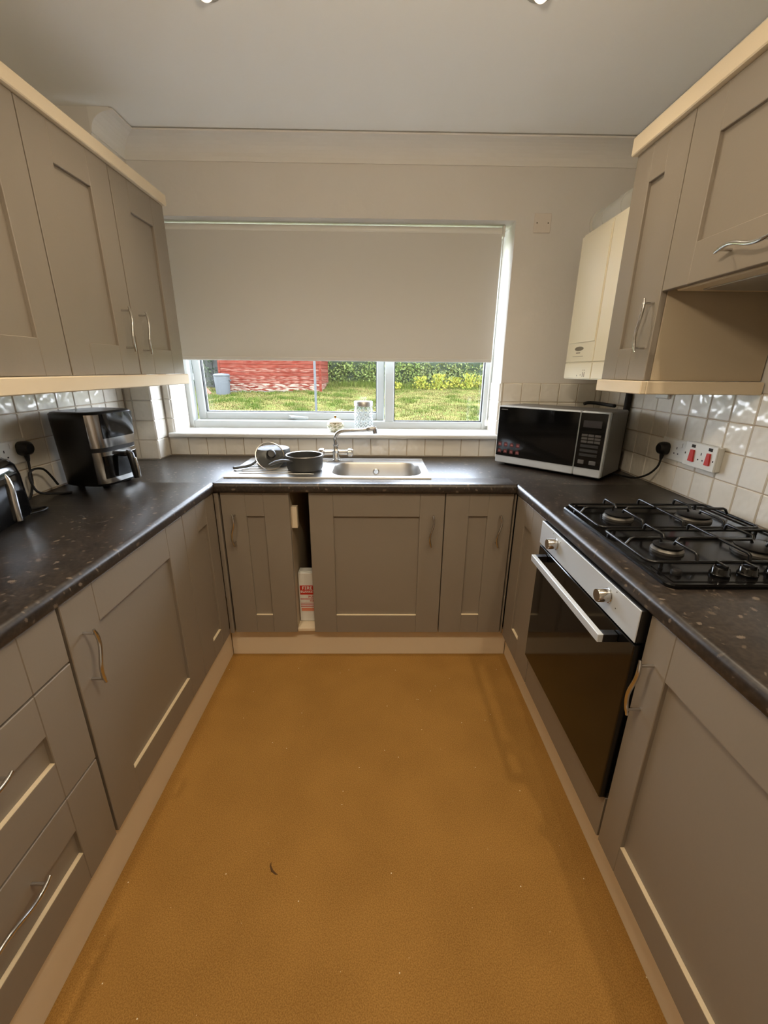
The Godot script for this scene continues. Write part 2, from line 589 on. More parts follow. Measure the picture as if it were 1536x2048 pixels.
func worktops() -> void:
	var st := S()
	var lx := -0.656
	var rx := 0.641
	var zf := 0.622
	# back piece, cut out for the bowl
	prism(st, worktop_profile(zf, 0.5, WT), lx + 0.0006, rx - 0.0002, frame(Vector3(0, 0, 1), Vector3(0, 1, 0), Vector3(1, 0, 0), Vector3.ZERO), true)
	for q in [[XL + 0.006, lx, 0.006, 0.6055], [rx, XR - 0.006, 0.006, 0.6055], [lx + 0.0004, -0.185, 0.006, 0.5], [0.258, rx, 0.006, 0.5], [-0.185, 0.258, 0.006, 0.175]]:
		box(st, Vector3(q[0], WT - 0.038, q[2]), Vector3(q[1], WT, q[3]))
	var o := obj("worktop", st, M.laminate)
	tag(o, "dark speckled worktop section under the window around the sink", "worktop")
	st = S()
	var p := worktop_profile(-XL - 0.006, -lx, WT + 0.0003)
	# outline is mirrored: the wall side is flat, the room side rounded
	p = worktop_profile(lx - XL, 0.006, WT + 0.0003)
	prism(st, p, 0.606, 2.45, frame(Vector3(1, 0, 0), Vector3(0, 1, 0), Vector3(0, 0, 1), Vector3(XL, 0, 0)), true)
	o = obj("worktop", st, M.laminate)
	tag(o, "long dark speckled worktop along the left wall under the toaster and air fryer", "worktop")
	st = S()
	p = worktop_profile(XR - rx, 0.006, WT + 0.0003)
	prism(st, p, 0.606, 2.45, frame(Vector3(-1, 0, 0), Vector3(0, 1, 0), Vector3(0, 0, 1), Vector3(XR, 0, 0)), true)
	o = obj("worktop", st, M.laminate)
	tag(o, "long dark speckled worktop along the right wall around the gas hob", "worktop")

func wall_units() -> void:
	var u: Node3D
	var d: Node3D
	var y0 := 1.339
	var y1 := 2.024
	var dep := UL - XL - 0.007
	# left: local x = zc - z
	u = thing("wall_cabinet", "grey double wall cabinet on the left nearest the window with two handles", "cabinet", Vector3(UL, 0, 0.605), LT)
	carcass(u, -0.39, 0.39, y0, y1, dep)
	d = shaker(u, -0.39, -0.0035, y0, y1, 0.106, 0.115, 0.1, 0.106)
	handle(d, Vector3(-0.072, 1.497, 0))
	d = shaker(u, 0.0035, 0.39, y0, y1, 0.11, 0.108, 0.1, 0.106)
	handle(d, Vector3(0.045, 1.493, 0))
	u = thing("wall_cabinet", "grey double wall cabinet on the left nearest the camera, cut by the frame", "cabinet", Vector3(UL, 0, 1.39), LT)
	carcass(u, -0.39, 0.39, y0, y1, dep)
	d = shaker(u, -0.39, -0.0035, y0, y1, 0.106, 0.106, 0.1, 0.106)
	handle(d, Vector3(-0.06, 1.497, 0))
	d = shaker(u, 0.0035, 0.39, y0, y1, 0.106, 0.106, 0.1, 0.106)
	handle(d, Vector3(0.06, 1.497, 0))
	# right: local x = z - zc
	dep = XR - UR - 0.007
	u = thing("wall_cabinet", "narrow grey wall cabinet on the right beside the boiler", "cabinet", Vector3(UR, 0, 0.853), RT)
	carcass(u, -0.132, 0.132, y0, y1, dep, "carcass_board")
	d = shaker(u, -0.132, 0.132, y0, y1, 0.09, 0.097, 0.1, 0.104)
	handle(d, Vector3(0.105, 1.499, 0))
	u = thing("hood_cabinet", "grey flap-fronted wall cabinet over the gas hob with a lying handle", "cabinet", Vector3(UR, 0, 1.2895), RT)
	carcass(u, -0.299, 0.299, 1.61, y1, dep, "cream_board")
	d = shaker(u, -0.3, 0.3, 1.59, y1, 0.108, 0.108, 0.1, 0.1)
	handle(d, Vector3(0.005, 1.637, 0), true)
	u = thing("cooker_hood", "built-in cooker hood tucked under the flap cabinet above the hob", "cooker hood", Vector3(UR, 0, 1.2895), RT)
	obj("casing", bx(Vector3(-0.28, 1.588, -0.34), Vector3(0.28, 1.609, -0.03), 0.003), M.cream_board, u)
	var st: SurfaceTool
	for k in 2:
		obj("filter", bx(Vector3(-0.24 + 0.25 * k, 1.5845, -0.3), Vector3(-0.02 + 0.25 * k, 1.588, -0.08), 0.001), M.brushed_steel, u)
	u = thing("wall_cabinet", "grey wall cabinet on the right beyond the cooker hood, near the camera", "cabinet", Vector3(UR, 0, 1.893), RT)
	carcass(u, -0.299, 0.299, y0, y1, dep)
	d = shaker(u, -0.298, 0.298, y0, y1, 0.108, 0.108, 0.1, 0.104)
	handle(d, Vector3(-0.25, 1.499, 0))
	# cornices and light pelmets
	var o := obj("cornice", bx(Vector3(-0.91, 2.0255, 0.205), Vector3(-0.874, 2.067, 1.79), 0.003), M.cream_board)
	tag(o, "cream cornice strip along the top of the left wall cabinets", "cornice")
	o = obj("cornice", bx(Vector3(0.862, 2.0255, 0.706), Vector3(0.90, 2.076, 2.2), 0.003), M.cream_board)
	tag(o, "cream cornice strip along the top of the right wall cabinets", "cornice")
	o = obj("pelmet", bx(Vector3(-0.905, 1.293, 0.212), Vector3(-0.872, 1.3375, 1.79), 0.003), M.cream_board)
	tag(o, "cream pelmet strip below the left wall cabinets", "pelmet")
	st = S()
	box(st, Vector3(0.862, 1.298, 0.722), Vector3(0.88, 1.3375, 1.004), 0.0025)
	box(st, Vector3(0.88, 1.298, 0.986), Vector3(XR - 0.007, 1.3375, 1.004), 0.0025)
	o = obj("pelmet", st, M.cream_board)
	tag(o, "short L-shaped cream pelmet below the narrow right wall cabinet", "pelmet")

# ------------------------------------------------------------------ room
var tile_meshes := {}
func tile_mesh(w: float, h: float) -> Mesh:
	var k := "%.4f/%.4f" % [w, h]
	if not tile_meshes.has(k):
		var st := S()
		var b := 0.003
		var t := 0.0055
		var o := [Vector3(-w / 2, -h / 2, 0.002), Vector3(w / 2, -h / 2, 0.002), Vector3(w / 2, h / 2, 0.002), Vector3(-w / 2, h / 2, 0.002)]
		var z := Vector3(0, 0, t - 0.002)
		var i := []
		var g := []
		for v in o:
			i.append(Vector3(v.x - signf(v.x) * b, v.y - signf(v.y) * b, t))
			g.append(Vector3(v.x, v.y, -0.001))
		poly(st, i, Vector3(0, 0, 1))
		for e in 4:
			var f := (e + 1) % 4
			var out: Vector3 = (o[e] + o[f]) * 0.5
			out.z = 0
			poly(st, [o[e], o[f], i[f], i[e]], out + z)
			poly(st, [g[e], g[f], o[f], o[e]], out)
		st.generate_normals()
		tile_meshes[k] = st.commit()
	return tile_meshes[k]

# tiles on the plane through o, running along u (with y up), looking along n; cuts = the joints along u
func tiles(parent: Node3D, o: Vector3, u: Vector3, n: Vector3, cuts: Array, rows: Array) -> void:
	for r in rows:
		for i in cuts.size() - 1:
			var w: float = cuts[i + 1] - cuts[i] - 0.0025
			if w < 0.008:
				continue
			var h: float = r[1] - r[0] - 0.0025
			var c: Vector3 = o + u * ((cuts[i] + cuts[i + 1]) * 0.5) + Vector3.UP * ((r[0] + r[1]) * 0.5)
			var tilt := Basis(Vector3.UP, rng.randf_range(-0.006, 0.006)) * Basis(u, rng.randf_range(-0.006, 0.006))
			again("tile", tile_mesh(w, h), M.tile_glaze, parent, Transform3D(tilt * Basis(u, Vector3.UP, n), c))

func steps(a: float, b: float, first: float, pitch: float) -> Array:
	var r := [a]
	var x := first
	while x < b - 0.004:
		if x > a + 0.004:
			r.append(x)
		x += pitch
	r.append(b)
	return r

func cove(st: SurfaceTool, a: Vector3, b: Vector3, inward: Vector3, d: float, h: float) -> void:
	# concave quarter between wall and ceiling from a to b (points on the wall at ceiling height)
	var p := PackedVector2Array()
	p.append(Vector2(0, 0))
	p.append(Vector2(d - 0.014, 0))
	p.append(Vector2(d - 0.014, -0.0045))
	p.append(Vector2(d, -0.0045))
	p.append(Vector2(d, -0.011))
	for k in 9:
		var t := k / 8.0 * PI / 2
		p.append(Vector2(d - 0.005 - (d - 0.01) * sin(t), -0.011 - (h - 0.016) * (1.0 - cos(t))))
	p.append(Vector2(0.005, -h))
	p.append(Vector2(0, -h))
	var along := (b - a).normalized()
	prism(st, p, 0.0, a.distance_to(b), frame(inward, Vector3.UP, along, a))

func room() -> void:
	var st: SurfaceTool
	var fl := struct("floor", bx(Vector3(XL - 0.1, -0.1, -0.3), Vector3(XR + 0.1, 0, 3.4)), M.vinyl, "tan grained vinyl floor with small pale flecks")
	st = S()
	tube(st, [Vector3(-0.262, -0.0018, 1.515), Vector3(-0.262, -0.001, 1.53), Vector3(-0.254, -0.0006, 1.543), Vector3(-0.242, -0.001, 1.551), Vector3(-0.232, -0.0018, 1.553)], [0.001, 0.0028, 0.0036, 0.0028, 0.001], 6)
	obj("scuff_mark", st, M.scuff, fl)
	struct("ceiling", bx(Vector3(XL - 0.1, H, -0.3), Vector3(XR + 0.1, H + 0.1, 3.4)), M.ceiling_paint, "plain white painted ceiling above the kitchen")
	var wl := struct("wall_left", bx(Vector3(XL - 0.1, 0, -0.3), Vector3(XL, H, 3.4)), M.wall_paint, "left wall with white square tiles between worktop and wall cabinets")
	var wr := struct("wall_right", bx(Vector3(XR, 0, -0.3), Vector3(XR + 0.1, H, 3.4)), M.wall_paint, "right wall with white square tiles behind the hob")
	struct("wall_front", bx(Vector3(XL, 0, 3.3), Vector3(XR, H, 3.4)), M.wall_paint, "plain wall behind the camera")
	st = S()
	var t := 0.3
	var wx0 := -1.081
	var wx1 := 0.704
	var wy0 := 1.0
	var wy1 := 2.052
	box(st, Vector3(XL, 0, -t), Vector3(XR, wy0, 0))
	box(st, Vector3(XL, wy1, -t), Vector3(XR, H, 0))
	box(st, Vector3(XL, wy0, -t), Vector3(wx0, wy1, 0))
	box(st, Vector3(wx1, wy0, -t), Vector3(XR, wy1, 0))
	var wb := struct("wall_back", st, M.wall_paint, "beige painted window wall with a row of white tiles")
	st = S()
	box(st, Vector3(XL, 0.86, 0), Vector3(-1.124, H, 0.119))
	box(st, Vector3(XL, 2.07, 0.119), Vector3(-1.124, H, 0.243))
	var wc := struct("wall_corner", st, M.wall_paint, "boxed pier in the back left corner with tiled foot")
	# coving
	st = S()
	cove(st, Vector3(-1.124, H, 0), Vector3(XR, H, 0), Vector3(0, 0, 1), 0.1, 0.083)
	struct("trim_1", st, M.cove_paint, "white curved coving above the window")
	st = S()
	cove(st, Vector3(-1.124, H, 0), Vector3(-1.124, H, 0.243), Vector3(1, 0, 0), 0.1, 0.083)
	struct("trim_2", st, M.cove_paint, "short white coving piece at the corner pier")
	st = S()
	cove(st, Vector3(XR, H, 0), Vector3(XR, H, 3.3), Vector3(-1, 0, 0), 0.087, 0.083)
	struct("trim_3", st, M.cove_paint, "white curved coving above the right wall cabinets")
	# tiles
	rng.seed = 11
	var rows := [[0.903, 1.0035], [1.0035, 1.1035], [1.1035, 1.2045], [1.2045, 1.3035]]
	var X := Vector3(1, 0, 0)
	var Y := Vector3(0, 1, 0)
	var Z := Vector3(0, 0, 1)
	tiles(wb, Vector3.ZERO, X, Z, steps(-1.116, 0.704, -1.116 + 0.0025, 0.1015).map(func(v): return v), [[0.903, 1.003]])
	tiles(wb, Vector3.ZERO, X, Z, steps(0.704, XR, 0.718, 0.1015), rows)
	tiles(wb, Vector3.ZERO, X, Z, [-1.116, -1.081], rows.slice(1))
	# reveal tiles
	tiles(wb, Vector3(wx0, 0, 0), Z, X, [-0.195, -0.1, 0.0], rows.slice(1))
	tiles(wb, Vector3(wx1, 0, 0), -Z, -X, [0.0, 0.1, 0.195], rows.slice(1))
	tiles(wl, Vector3(XL, 0, 0), -Z, X, steps(-2.45, -0.127, -2.45 + 0.0975, 0.1035), rows)
	tiles(wr, Vector3(XR, 0, 0), Z, -X, steps(0.008, 2.45, 0.0935, 0.1012), rows)
	tiles(wc, Vector3(0, 0, 0.119), X, Z, [XL + 0.008, -1.22, -1.12], rows)
	tiles(wc, Vector3(-1.124, 0, 0), -Z, X, [-0.1235, -0.0065], rows)
	for w in [[wb, Vector3(-1.117, 0.901, 0.0), Vector3(XR, 1.004, 0.002)], [wb, Vector3(0.705, 1.0, 0.0), Vector3(XR, 1.304, 0.002)], [wl, Vector3(XL, 0.901, 0.12), Vector3(XL + 0.002, 1.304, 2.45)], [wr, Vector3(XR - 0.002, 0.901, 0.006), Vector3(XR, 1.304, 2.45)]]:
		obj("grout_bed", bx(w[1], w[2]), M.grout, w[0])

func window() -> void:
	var w := Node3D.new()
	w.name = "window_1"
	add_child(w)
	w.set_meta("kind", "structure")
	tag(w, "white plastic window with an opening left light over the sink", "window")
	var z0 := -0.27
	var z1 := -0.2
	var st := S()
	var b := 0.004
	box(st, Vector3(-1.081, 1.0, z0), Vector3(-1.052, 2.052, z1), b)
	box(st, Vector3(0.664, 1.0, z0), Vector3(0.704, 2.052, z1), b)
	box(st, Vector3(-1.052, 1.0, z0), Vector3(0.664, 1.072, z1), b)
	box(st, Vector3(-1.052, 2.0, z0), Vector3(0.664, 2.052, z1), b)
	box(st, Vector3(0.082, 1.072, z0), Vector3(0.136, 2.0, z1), b)
	obj("window_frame", st, M.window_plastic, w)
	# fixed right light
	st = S()
	var q := [0.141, 0.659, 1.077, 1.995]
	for e in [[0.136, 1.072, q[0], 2.0], [q[1], 1.072, 0.664, 2.0], [q[0], 1.072, q[1], q[2]], [q[0], q[3], q[1], 2.0]]:
		box(st, Vector3(e[0], e[1], -0.232), Vector3(e[2], e[3], -0.214), 0.001)
	obj("gasket", st, M.black_rubber, w)
	obj("pane", bx(Vector3(0.139, 1.075, -0.232), Vector3(0.661, 1.997, -0.228)), M.pane_glass, w)
	# left sash, pushed out a few centimetres at the foot
	var s := Node3D.new()
	s.name = "sash"
	s.position = Vector3(0, 2.0, -0.232)
	s.rotation.x = 0.036
	w.add_child(s)
	st = S()
	var a := [-1.047, 0.079, -0.931, 0.0]
	var k := 0.046
	for e in [[a[0], a[2], a[0] + k, a[3]], [a[1] - k, a[2], a[1], a[3]], [a[0] + k, a[2], a[1] - k, a[2] + k], [a[0] + k, a[3] - k, a[1] - k, a[3]]]:
		box(st, Vector3(e[0], e[1], -0.06), Vector3(e[2], e[3], 0.0), 0.005)
	var sm := obj("sash_frame", st, M.window_plastic, s)
	st = S()
	k = 0.05
	for e in [[a[0] + 0.046, a[2] + 0.046, a[0] + k, a[3] - 0.046], [a[1] - k, a[2] + 0.046, a[1] - 0.046, a[3] - 0.046], [a[0] + k, a[2] + 0.046, a[1] - k, a[2] + k], [a[0] + k, a[3] - k, a[1] - k, a[3] - 0.046]]:
		box(st, Vector3(e[0], e[1], -0.04), Vector3(e[2], e[3], -0.012), 0.001)
	obj("gasket", st, M.black_rubber, s)
	obj("pane", bx(Vector3(a[0] + 0.048, a[2] + 0.048, -0.034), Vector3(a[1] - 0.048, a[3] - 0.048, -0.03)), M.pane_glass, s)
	st = S()
	var hy: float = a[2] + 0.02
	box(st, Vector3(-0.5, hy - 0.011, 0.0), Vector3(-0.464, hy + 0.011, 0.012), 0.004)
	tube(st, [Vector3(-0.482, hy, 0.01), Vector3(-0.479, hy, 0.024), Vector3(-0.46, hy + 0.001, 0.03), Vector3(-0.42, hy, 0.03), Vector3(-0.381, hy - 0.003, 0.028)], [0.008, 0.0085, 0.008, 0.0065, 0.006], 8)
	obj("handle", st, M.window_plastic, s)
	# sill
	st = S()
	var p := PackedVector2Array([Vector2(-0.2, 1.004), Vector2(0.028, 1.004), Vector2(0.034, 1.008), Vector2(0.036, 1.016), Vector2(0.034, 1.024), Vector2(0.028, 1.028), Vector2(-0.2, 1.03)])
	prism(st, p, -1.1, 0.703, frame(Vector3(0, 0, 1), Vector3(0, 1, 0), Vector3(1, 0, 0), Vector3.ZERO))
	struct("trim_4", st, M.sill_gloss, "white glossy window sill board above the sink")
	# blind
	var bl := thing("roller_blind", "plain white roller blind drawn two thirds down the window", "blind", Vector3(-0.2, 2.02, -0.062))
	st = S()
	var prof := []
	for i in 15:
		var yy := -0.606 * i / 14.0
		prof.append(Vector3(0, yy, 0.0015 * sin(i * 1.1)))
	obj("fabric", bx(Vector3(-0.862, -0.6, -0.0008), Vector3(0.858, 0.0, 0.0008)), M.blind_fabric, bl)
	obj("bottom_bar", bx(Vector3(-0.862, -0.613, -0.005), Vector3(0.858, -0.594, 0.005), 0.003), M.blind_fabric, bl)
	st = S()
	tube(st, [Vector3(-0.862, 0.004, -0.014), Vector3(0.858, 0.004, -0.014)], 0.019, 16)
	obj("roller", st, M.white_plastic, bl)
	obj("bracket", bx(Vector3(0.86, -0.022, -0.036), Vector3(0.872, 0.028, 0.006), 0.003), M.white_plastic, bl)
	obj("bracket", bx(Vector3(-0.876, -0.022, -0.036), Vector3(-0.864, 0.028, 0.006), 0.003), M.white_plastic, bl)
	st = S()
	tube(st, [Vector3(0.866, -0.01, -0.03), Vector3(0.868, -0.5, -0.05), Vector3(0.872, -0.94, -0.06), Vector3(0.872, -0.945, -0.0575), Vector3(0.872, -0.94, -0.055), Vector3(0.868, -0.5, -0.03), Vector3(0.866, -0.01, 0.0)], 0.0022, 6)
	obj("cord_loop", st, M.white_plastic, bl)
	st = S()
	box(st, Vector3(0.866, -0.96, -0.07), Vector3(0.884, -0.925, -0.05), 0.005)
	obj("cord_cleat", st, M.white_plastic, bl)

# ------------------------------------------------------------------ lamps
func downlight(at: Vector3, label: String, e: float, c: Color) -> void:
	var t := thing("ceiling_downlight", label, "light", at)
	var st := S()
	lathe(st, [Vector2(0.031, 0.0), Vector2(0.044, 0.0), Vector2(0.046, -0.003), Vector2(0.044, -0.006), Vector2(0.033, -0.008), Vector2(0.030, -0.004), Vector2(0.031, 0.0)].map(func(v): return Vector2(v.x, v.y)), 24)
	obj("rim", st, M.brushed_steel, t)
	st = S()
	var prof := []
	for k in 7:
		var a := PI / 2 * k / 6.0
		prof.append(Vector2(0.026 * sin(a), -0.03 * cos(a)))
	prof.append(Vector2(0.026, -0.001))
	prof.append(Vector2(0.0, -0.001))
	lathe(st, prof, 20)
	obj("bulb", st, M.lamp_glow, t)
	var l := SpotLight3D.new()
	l.name = "lamp"
	l.position = Vector3(0, -0.04, 0)
	l.rotation.x = -PI / 2
	l.spot_angle = 68.0
	l.spot_angle_attenuation = 1.0
	l.spot_attenuation = 2.0
	l.light_color = c
	l.light_energy = e
	l.light_size = 0.02
	l.spot_range = 8.0
	l.shadow_enabled = true
	t.add_child(l)

func added_globe(at: Vector3, e: float, c: Color) -> void:  # unseen lamp, added to wash the ceiling with light
	var t := thing("added_globe_light", "round globe light added above the camera to brighten the ceiling", "light", at)
	var st := S()
	lathe(st, [Vector2(0.0, -0.022), Vector2(0.045, -0.02), Vector2(0.055, 0.0), Vector2(0.0, 0.0)], 24)
	obj("ceiling_rose", st, M.brushed_steel, t)
	st = S()
	tube(st, [Vector3(0, -0.02, 0), Vector3(0, -0.345, 0)], 0.006, 8)
	obj("stem", st, M.brushed_steel, t)
	st = S()
	var prof := []
	for k in 13:
		var a := PI * k / 12.0
		prof.append(Vector2(0.06 * sin(a), -0.40 - 0.06 * cos(a)))
	lathe(st, prof, 24)
	obj("globe_bulb", st, M.lamp_glow, t)
	var l := OmniLight3D.new()
	l.name = "lamp"
	l.position = Vector3(0, -0.40, 0)
	l.light_color = c
	l.light_energy = e
	l.light_size = 0.055
	l.omni_range = 8.0
	l.omni_attenuation = 2.0
	l.shadow_enabled = true
	t.add_child(l)

func _ready() -> void:
	# ---- camera
	var cam := Camera3D.new()
	cam.name = "camera"
	cam.position = Vector3(0.0451, 1.3623, 2.3616)
	cam.rotation_degrees = Vector3(-18.601, -0.858, 0.5287)
	cam.fov = rad_to_deg(2.0 * atan(1024.0 / 841.456))
	cam.near = 0.02
	add_child(cam)
	cam.current = true
	# ---- sky: bright even overcast
	var we := WorldEnvironment.new()
	var env := Environment.new()
	var sky := Sky.new()
	var sm := ProceduralSkyMaterial.new()
	sm.sky_top_color = Color(0.80, 0.85, 0.92)
	sm.sky_horizon_color = Color(0.92, 0.94, 0.96)
	sm.ground_bottom_color = Color(0.2, 0.22, 0.14)
	sm.ground_horizon_color = Color(0.4, 0.42, 0.36)
	sm.sky_energy_multiplier = 3.9
	sm.ground_energy_multiplier = 1.0
	sky.sky_material = sm
	env.sky = sky
	env.background_mode = Environment.BG_SKY
	env.ambient_light_source = Environment.AMBIENT_SOURCE_SKY
	env.tonemap_mode = Environment.TONE_MAPPER_LINEAR
	env.tonemap_exposure = 1.0
	env.sdfgi_enabled = true
	env.ssao_enabled = true
	env.ssil_enabled = true
	we.environment = env
	we.name = "sky_and_exposure"
	add_child(we)
	make_materials()
	# ---- ceiling lamps, and a globe added to lift the ceiling
	var warm := Color(1.0, 0.93, 0.82)
	var bm := mat("lamp_glow", warm, 0.4)
	bm.emission_enabled = true
	bm.emission = warm
	bm.emission_energy_multiplier = 1.5
	downlight(Vector3(-0.435, H, 0.812), "recessed ceiling lamp on the left towards the window", 0.4, warm)
	downlight(Vector3(0.485, H, 0.832), "recessed ceiling lamp on the right towards the window", 0.4, warm)
	downlight(Vector3(-0.66, H, 1.95), "recessed ceiling lamp on the left above the camera", 0.85, warm)
	downlight(Vector3(0.74, H, 1.95), "recessed ceiling lamp on the right above the camera", 0.85, warm)
	added_globe(Vector3(0.05, H, 1.74), 0.47, warm)
	room()
	window()
	base_units()
	worktops()
	wall_units()
	oven()
	hob()
	sink()
	boiler()
	microwave()
	air_fryer()
	toaster()
	pans()
	sill_things()
	sockets()
	gap_things()
	garden()

# ------------------------------------------------------------------ appliances
func oven() -> void:
	var t := thing("oven", "built-in electric oven with steel control strip and black glass door", "oven", Vector3(0.631, 0, 1.2555), RT)
	obj("body", bx(Vector3(-0.292, 0.3, -0.56), Vector3(0.292, 0.857, -0.025), 0.002), M.black_plastic, t)
	obj("side_trim", bx(Vector3(-0.2975, 0.777, -0.03), Vector3(0.2975, 0.8605, -0.003), 0.002), M.black_plastic, t)
	var p := obj("control_panel", bx(Vector3(-0.2975, 0.777, -0.003), Vector3(0.2975, 0.8605, 0.0), 0.0012), M.satin_steel, t)
	for x in [-0.164, 0.168]:
		var st := S()
		lathe(st, [Vector2(0.0, 0.0), Vector2(0.0195, 0.0), Vector2(0.0195, 0.002), Vector2(0.0175, 0.003), Vector2(0.0175, 0.028), Vector2(0.016, 0.031), Vector2(0.0, 0.031)].map(func(v): return v), 24, Transform3D(Basis(Vector3(1, 0, 0), PI / 2), Vector3(x, 0.8265, 0)))
		obj("knob", st, M.chrome, p)
	for q in [[-0.135, 0.843], [-0.195, 0.85], [0.198, 0.851], [0.205, 0.81]]:
		obj("control_mark", bx(Vector3(q[0], q[1], 0.0), Vector3(q[0] + 0.003, q[1] + 0.003, 0.0004)), M.black_plastic, p)
	obj("vent_slot", bx(Vector3(-0.29, 0.769, -0.025), Vector3(0.29, 0.777, -0.012)), M.black_rubber, t)
	var d := obj("door", bx(Vector3(-0.2975, 0.294, -0.024), Vector3(0.2975, 0.769, -0.002), 0.002), M.black_gloss, t)
	var st := S()
	box(st, Vector3(-0.236, 0.7345, 0.034), Vector3(0.236, 0.757, 0.048), 0.0015)
	obj("handle", st, M.satin_steel, d)
	for s in [-1.0, 1.0]:
		obj("handle_bracket", bx(Vector3(s * 0.226 - 0.0105, 0.7345, -0.001), Vector3(s * 0.226 + 0.0105, 0.757, 0.034), 0.001), M.black_plastic, d)
	var f := obj("oven_filler", bx(Vector3(0.651, 0.15, 0.957), Vector3(0.669, 0.2905, 1.553), 0.0015), M.door_paint)
	tag(f, "plain grey filler panel below the oven door", "panel")

func hob() -> void:
	var t := thing("gas_hob", "black four-burner gas hob set in the right worktop", "hob", Vector3(0.955, 0.9006, 1.235))
	var st := S()
	var rings := []
	for q in [[0.0, 0.0], [0.0, 0.007], [0.003, 0.0105], [0.007, 0.0105], [0.013, 0.007], [0.016, 0.007]]:
		var r := []
		for v in rrect(0, 0, 0.51 - 2 * q[0], 0.585 - 2 * q[0], 0.022 - q[0], 4):
			r.append(Vector3(v.x, q[1], v.y))
		rings.append(r)
	loft(st, rings, true, true, true, false)
	obj("hob_plate", st, M.hob_enamel, t)
	obj("control_strip", bx(Vector3(-0.232, 0.007, 0.186), Vector3(0.232, 0.0085, 0.271), 0.0005), M.hob_enamel, t)
	var bn := [[-0.12, -0.172, 0.040], [0.125, -0.165, 0.046], [-0.13, 0.092, 0.034], [0.11, 0.1, 0.052]]
	for q in bn:
		st = S()
		var r: float = q[2]
		lathe(st, [Vector2(r + 0.006, 0.0), Vector2(r + 0.006, 0.006), Vector2(r + 0.002, 0.01), Vector2(r - 0.004, 0.014), Vector2(0, 0.014)], 28)
		var b := obj("burner", st, M.burner_metal, t, Vector3(q[0], 0.007, q[1]))
		st = S()
		lathe(st, [Vector2(r + 0.001, 0.0135), Vector2(r + 0.002, 0.018), Vector2(r - 0.004, 0.0205), Vector2(0, 0.0215)], 28)
		obj("burner_cap", st, M.black_plastic, b)
	for g in [[-0.27, -0.04, 0, 1], [-0.02, 0.2, 2, 3]]:
		st = S()
		var x0 := -0.246
		var x1 := 0.236
		var z0: float = g[0]
		var z1: float = g[1]
		var y := 0.024
		var yt := 0.044
		var r := 0.0042
		var loop := []
		for v in rrect((x0 + x1) / 2, (z0 + z1) / 2, x1 - x0, z1 - z0, 0.018, 3):
			loop.append(Vector3(v.x, y, v.y))
		loop.append(loop[0])
		tube(st, loop, r, 6)
		for xx in [x0 + 0.03, x1 - 0.03]:
			for zz in [z0, z1]:
				tube(st, [Vector3(xx, y, zz), Vector3(xx, 0.0075, zz)], 0.005, 6)
		for k in [g[2], g[3]]:
			var c := Vector3(bn[k][0], 0, bn[k][1])
			for dz in [z0, z1]:
				var s := signf(dz - c.z)
				tube(st, [Vector3(c.x, y, dz), Vector3(c.x, yt - 0.004, dz - s * 0.004), Vector3(c.x, yt, dz - s * 0.009), Vector3(c.x, yt, c.z + s * 0.026), Vector3(c.x, yt - 0.01, c.z + s * 0.021)], r, 6)
			var xe: float = x0 if k % 2 == 0 else x1
			var sx := signf(xe - c.x)
			tube(st, [Vector3(xe, y, c.z), Vector3(xe - sx * 0.012, yt - 0.003, c.z), Vector3(xe - sx * 0.02, yt, c.z), Vector3(c.x + sx * 0.026, yt, c.z), Vector3(c.x + sx * 0.021, yt - 0.01, c.z)], r, 6)
			tube(st, [Vector3(0.0, yt, c.z), Vector3(c.x - sx * 0.026, yt, c.z), Vector3(c.x - sx * 0.021, yt - 0.01, c.z)], r, 6)
		tube(st, [Vector3(0.0, y, z0), Vector3(0.0, yt - 0.003, z0 + 0.003), Vector3(0.0, yt, z0 + 0.009), Vector3(0.0, yt, z1 - 0.009), Vector3(0.0, yt - 0.003, z1 - 0.003), Vector3(0.0, y, z1)], r, 6)
		obj("pan_support", st, M.black_enamel, t)
	for x in [-0.102, -0.035, 0.032, 0.1]:
		st = S()
		lathe(st, [Vector2(0.0, 0.0), Vector2(0.021, 0.0), Vector2(0.0215, 0.006), Vector2(0.019, 0.009), Vector2(0.018, 0.02), Vector2(0.015, 0.023), Vector2(0.0, 0.024)], 20)
		box(st, Vector3(-0.0035, 0.01, -0.0175), Vector3(0.0035, 0.031, 0.0175), 0.0015)
		obj("knob", st, M.black_gloss, t, Vector3(x, 0.0085, 0.24))
	st = S()
	lathe(st, [Vector2(0.0, 0.0), Vector2(0.012, 0.0), Vector2(0.012, 0.008), Vector2(0.01, 0.011), Vector2(0.0, 0.012)], 16)
	obj("ignition_button", st, M.black_plastic, t, Vector3(-0.2, 0.0085, 0.232))

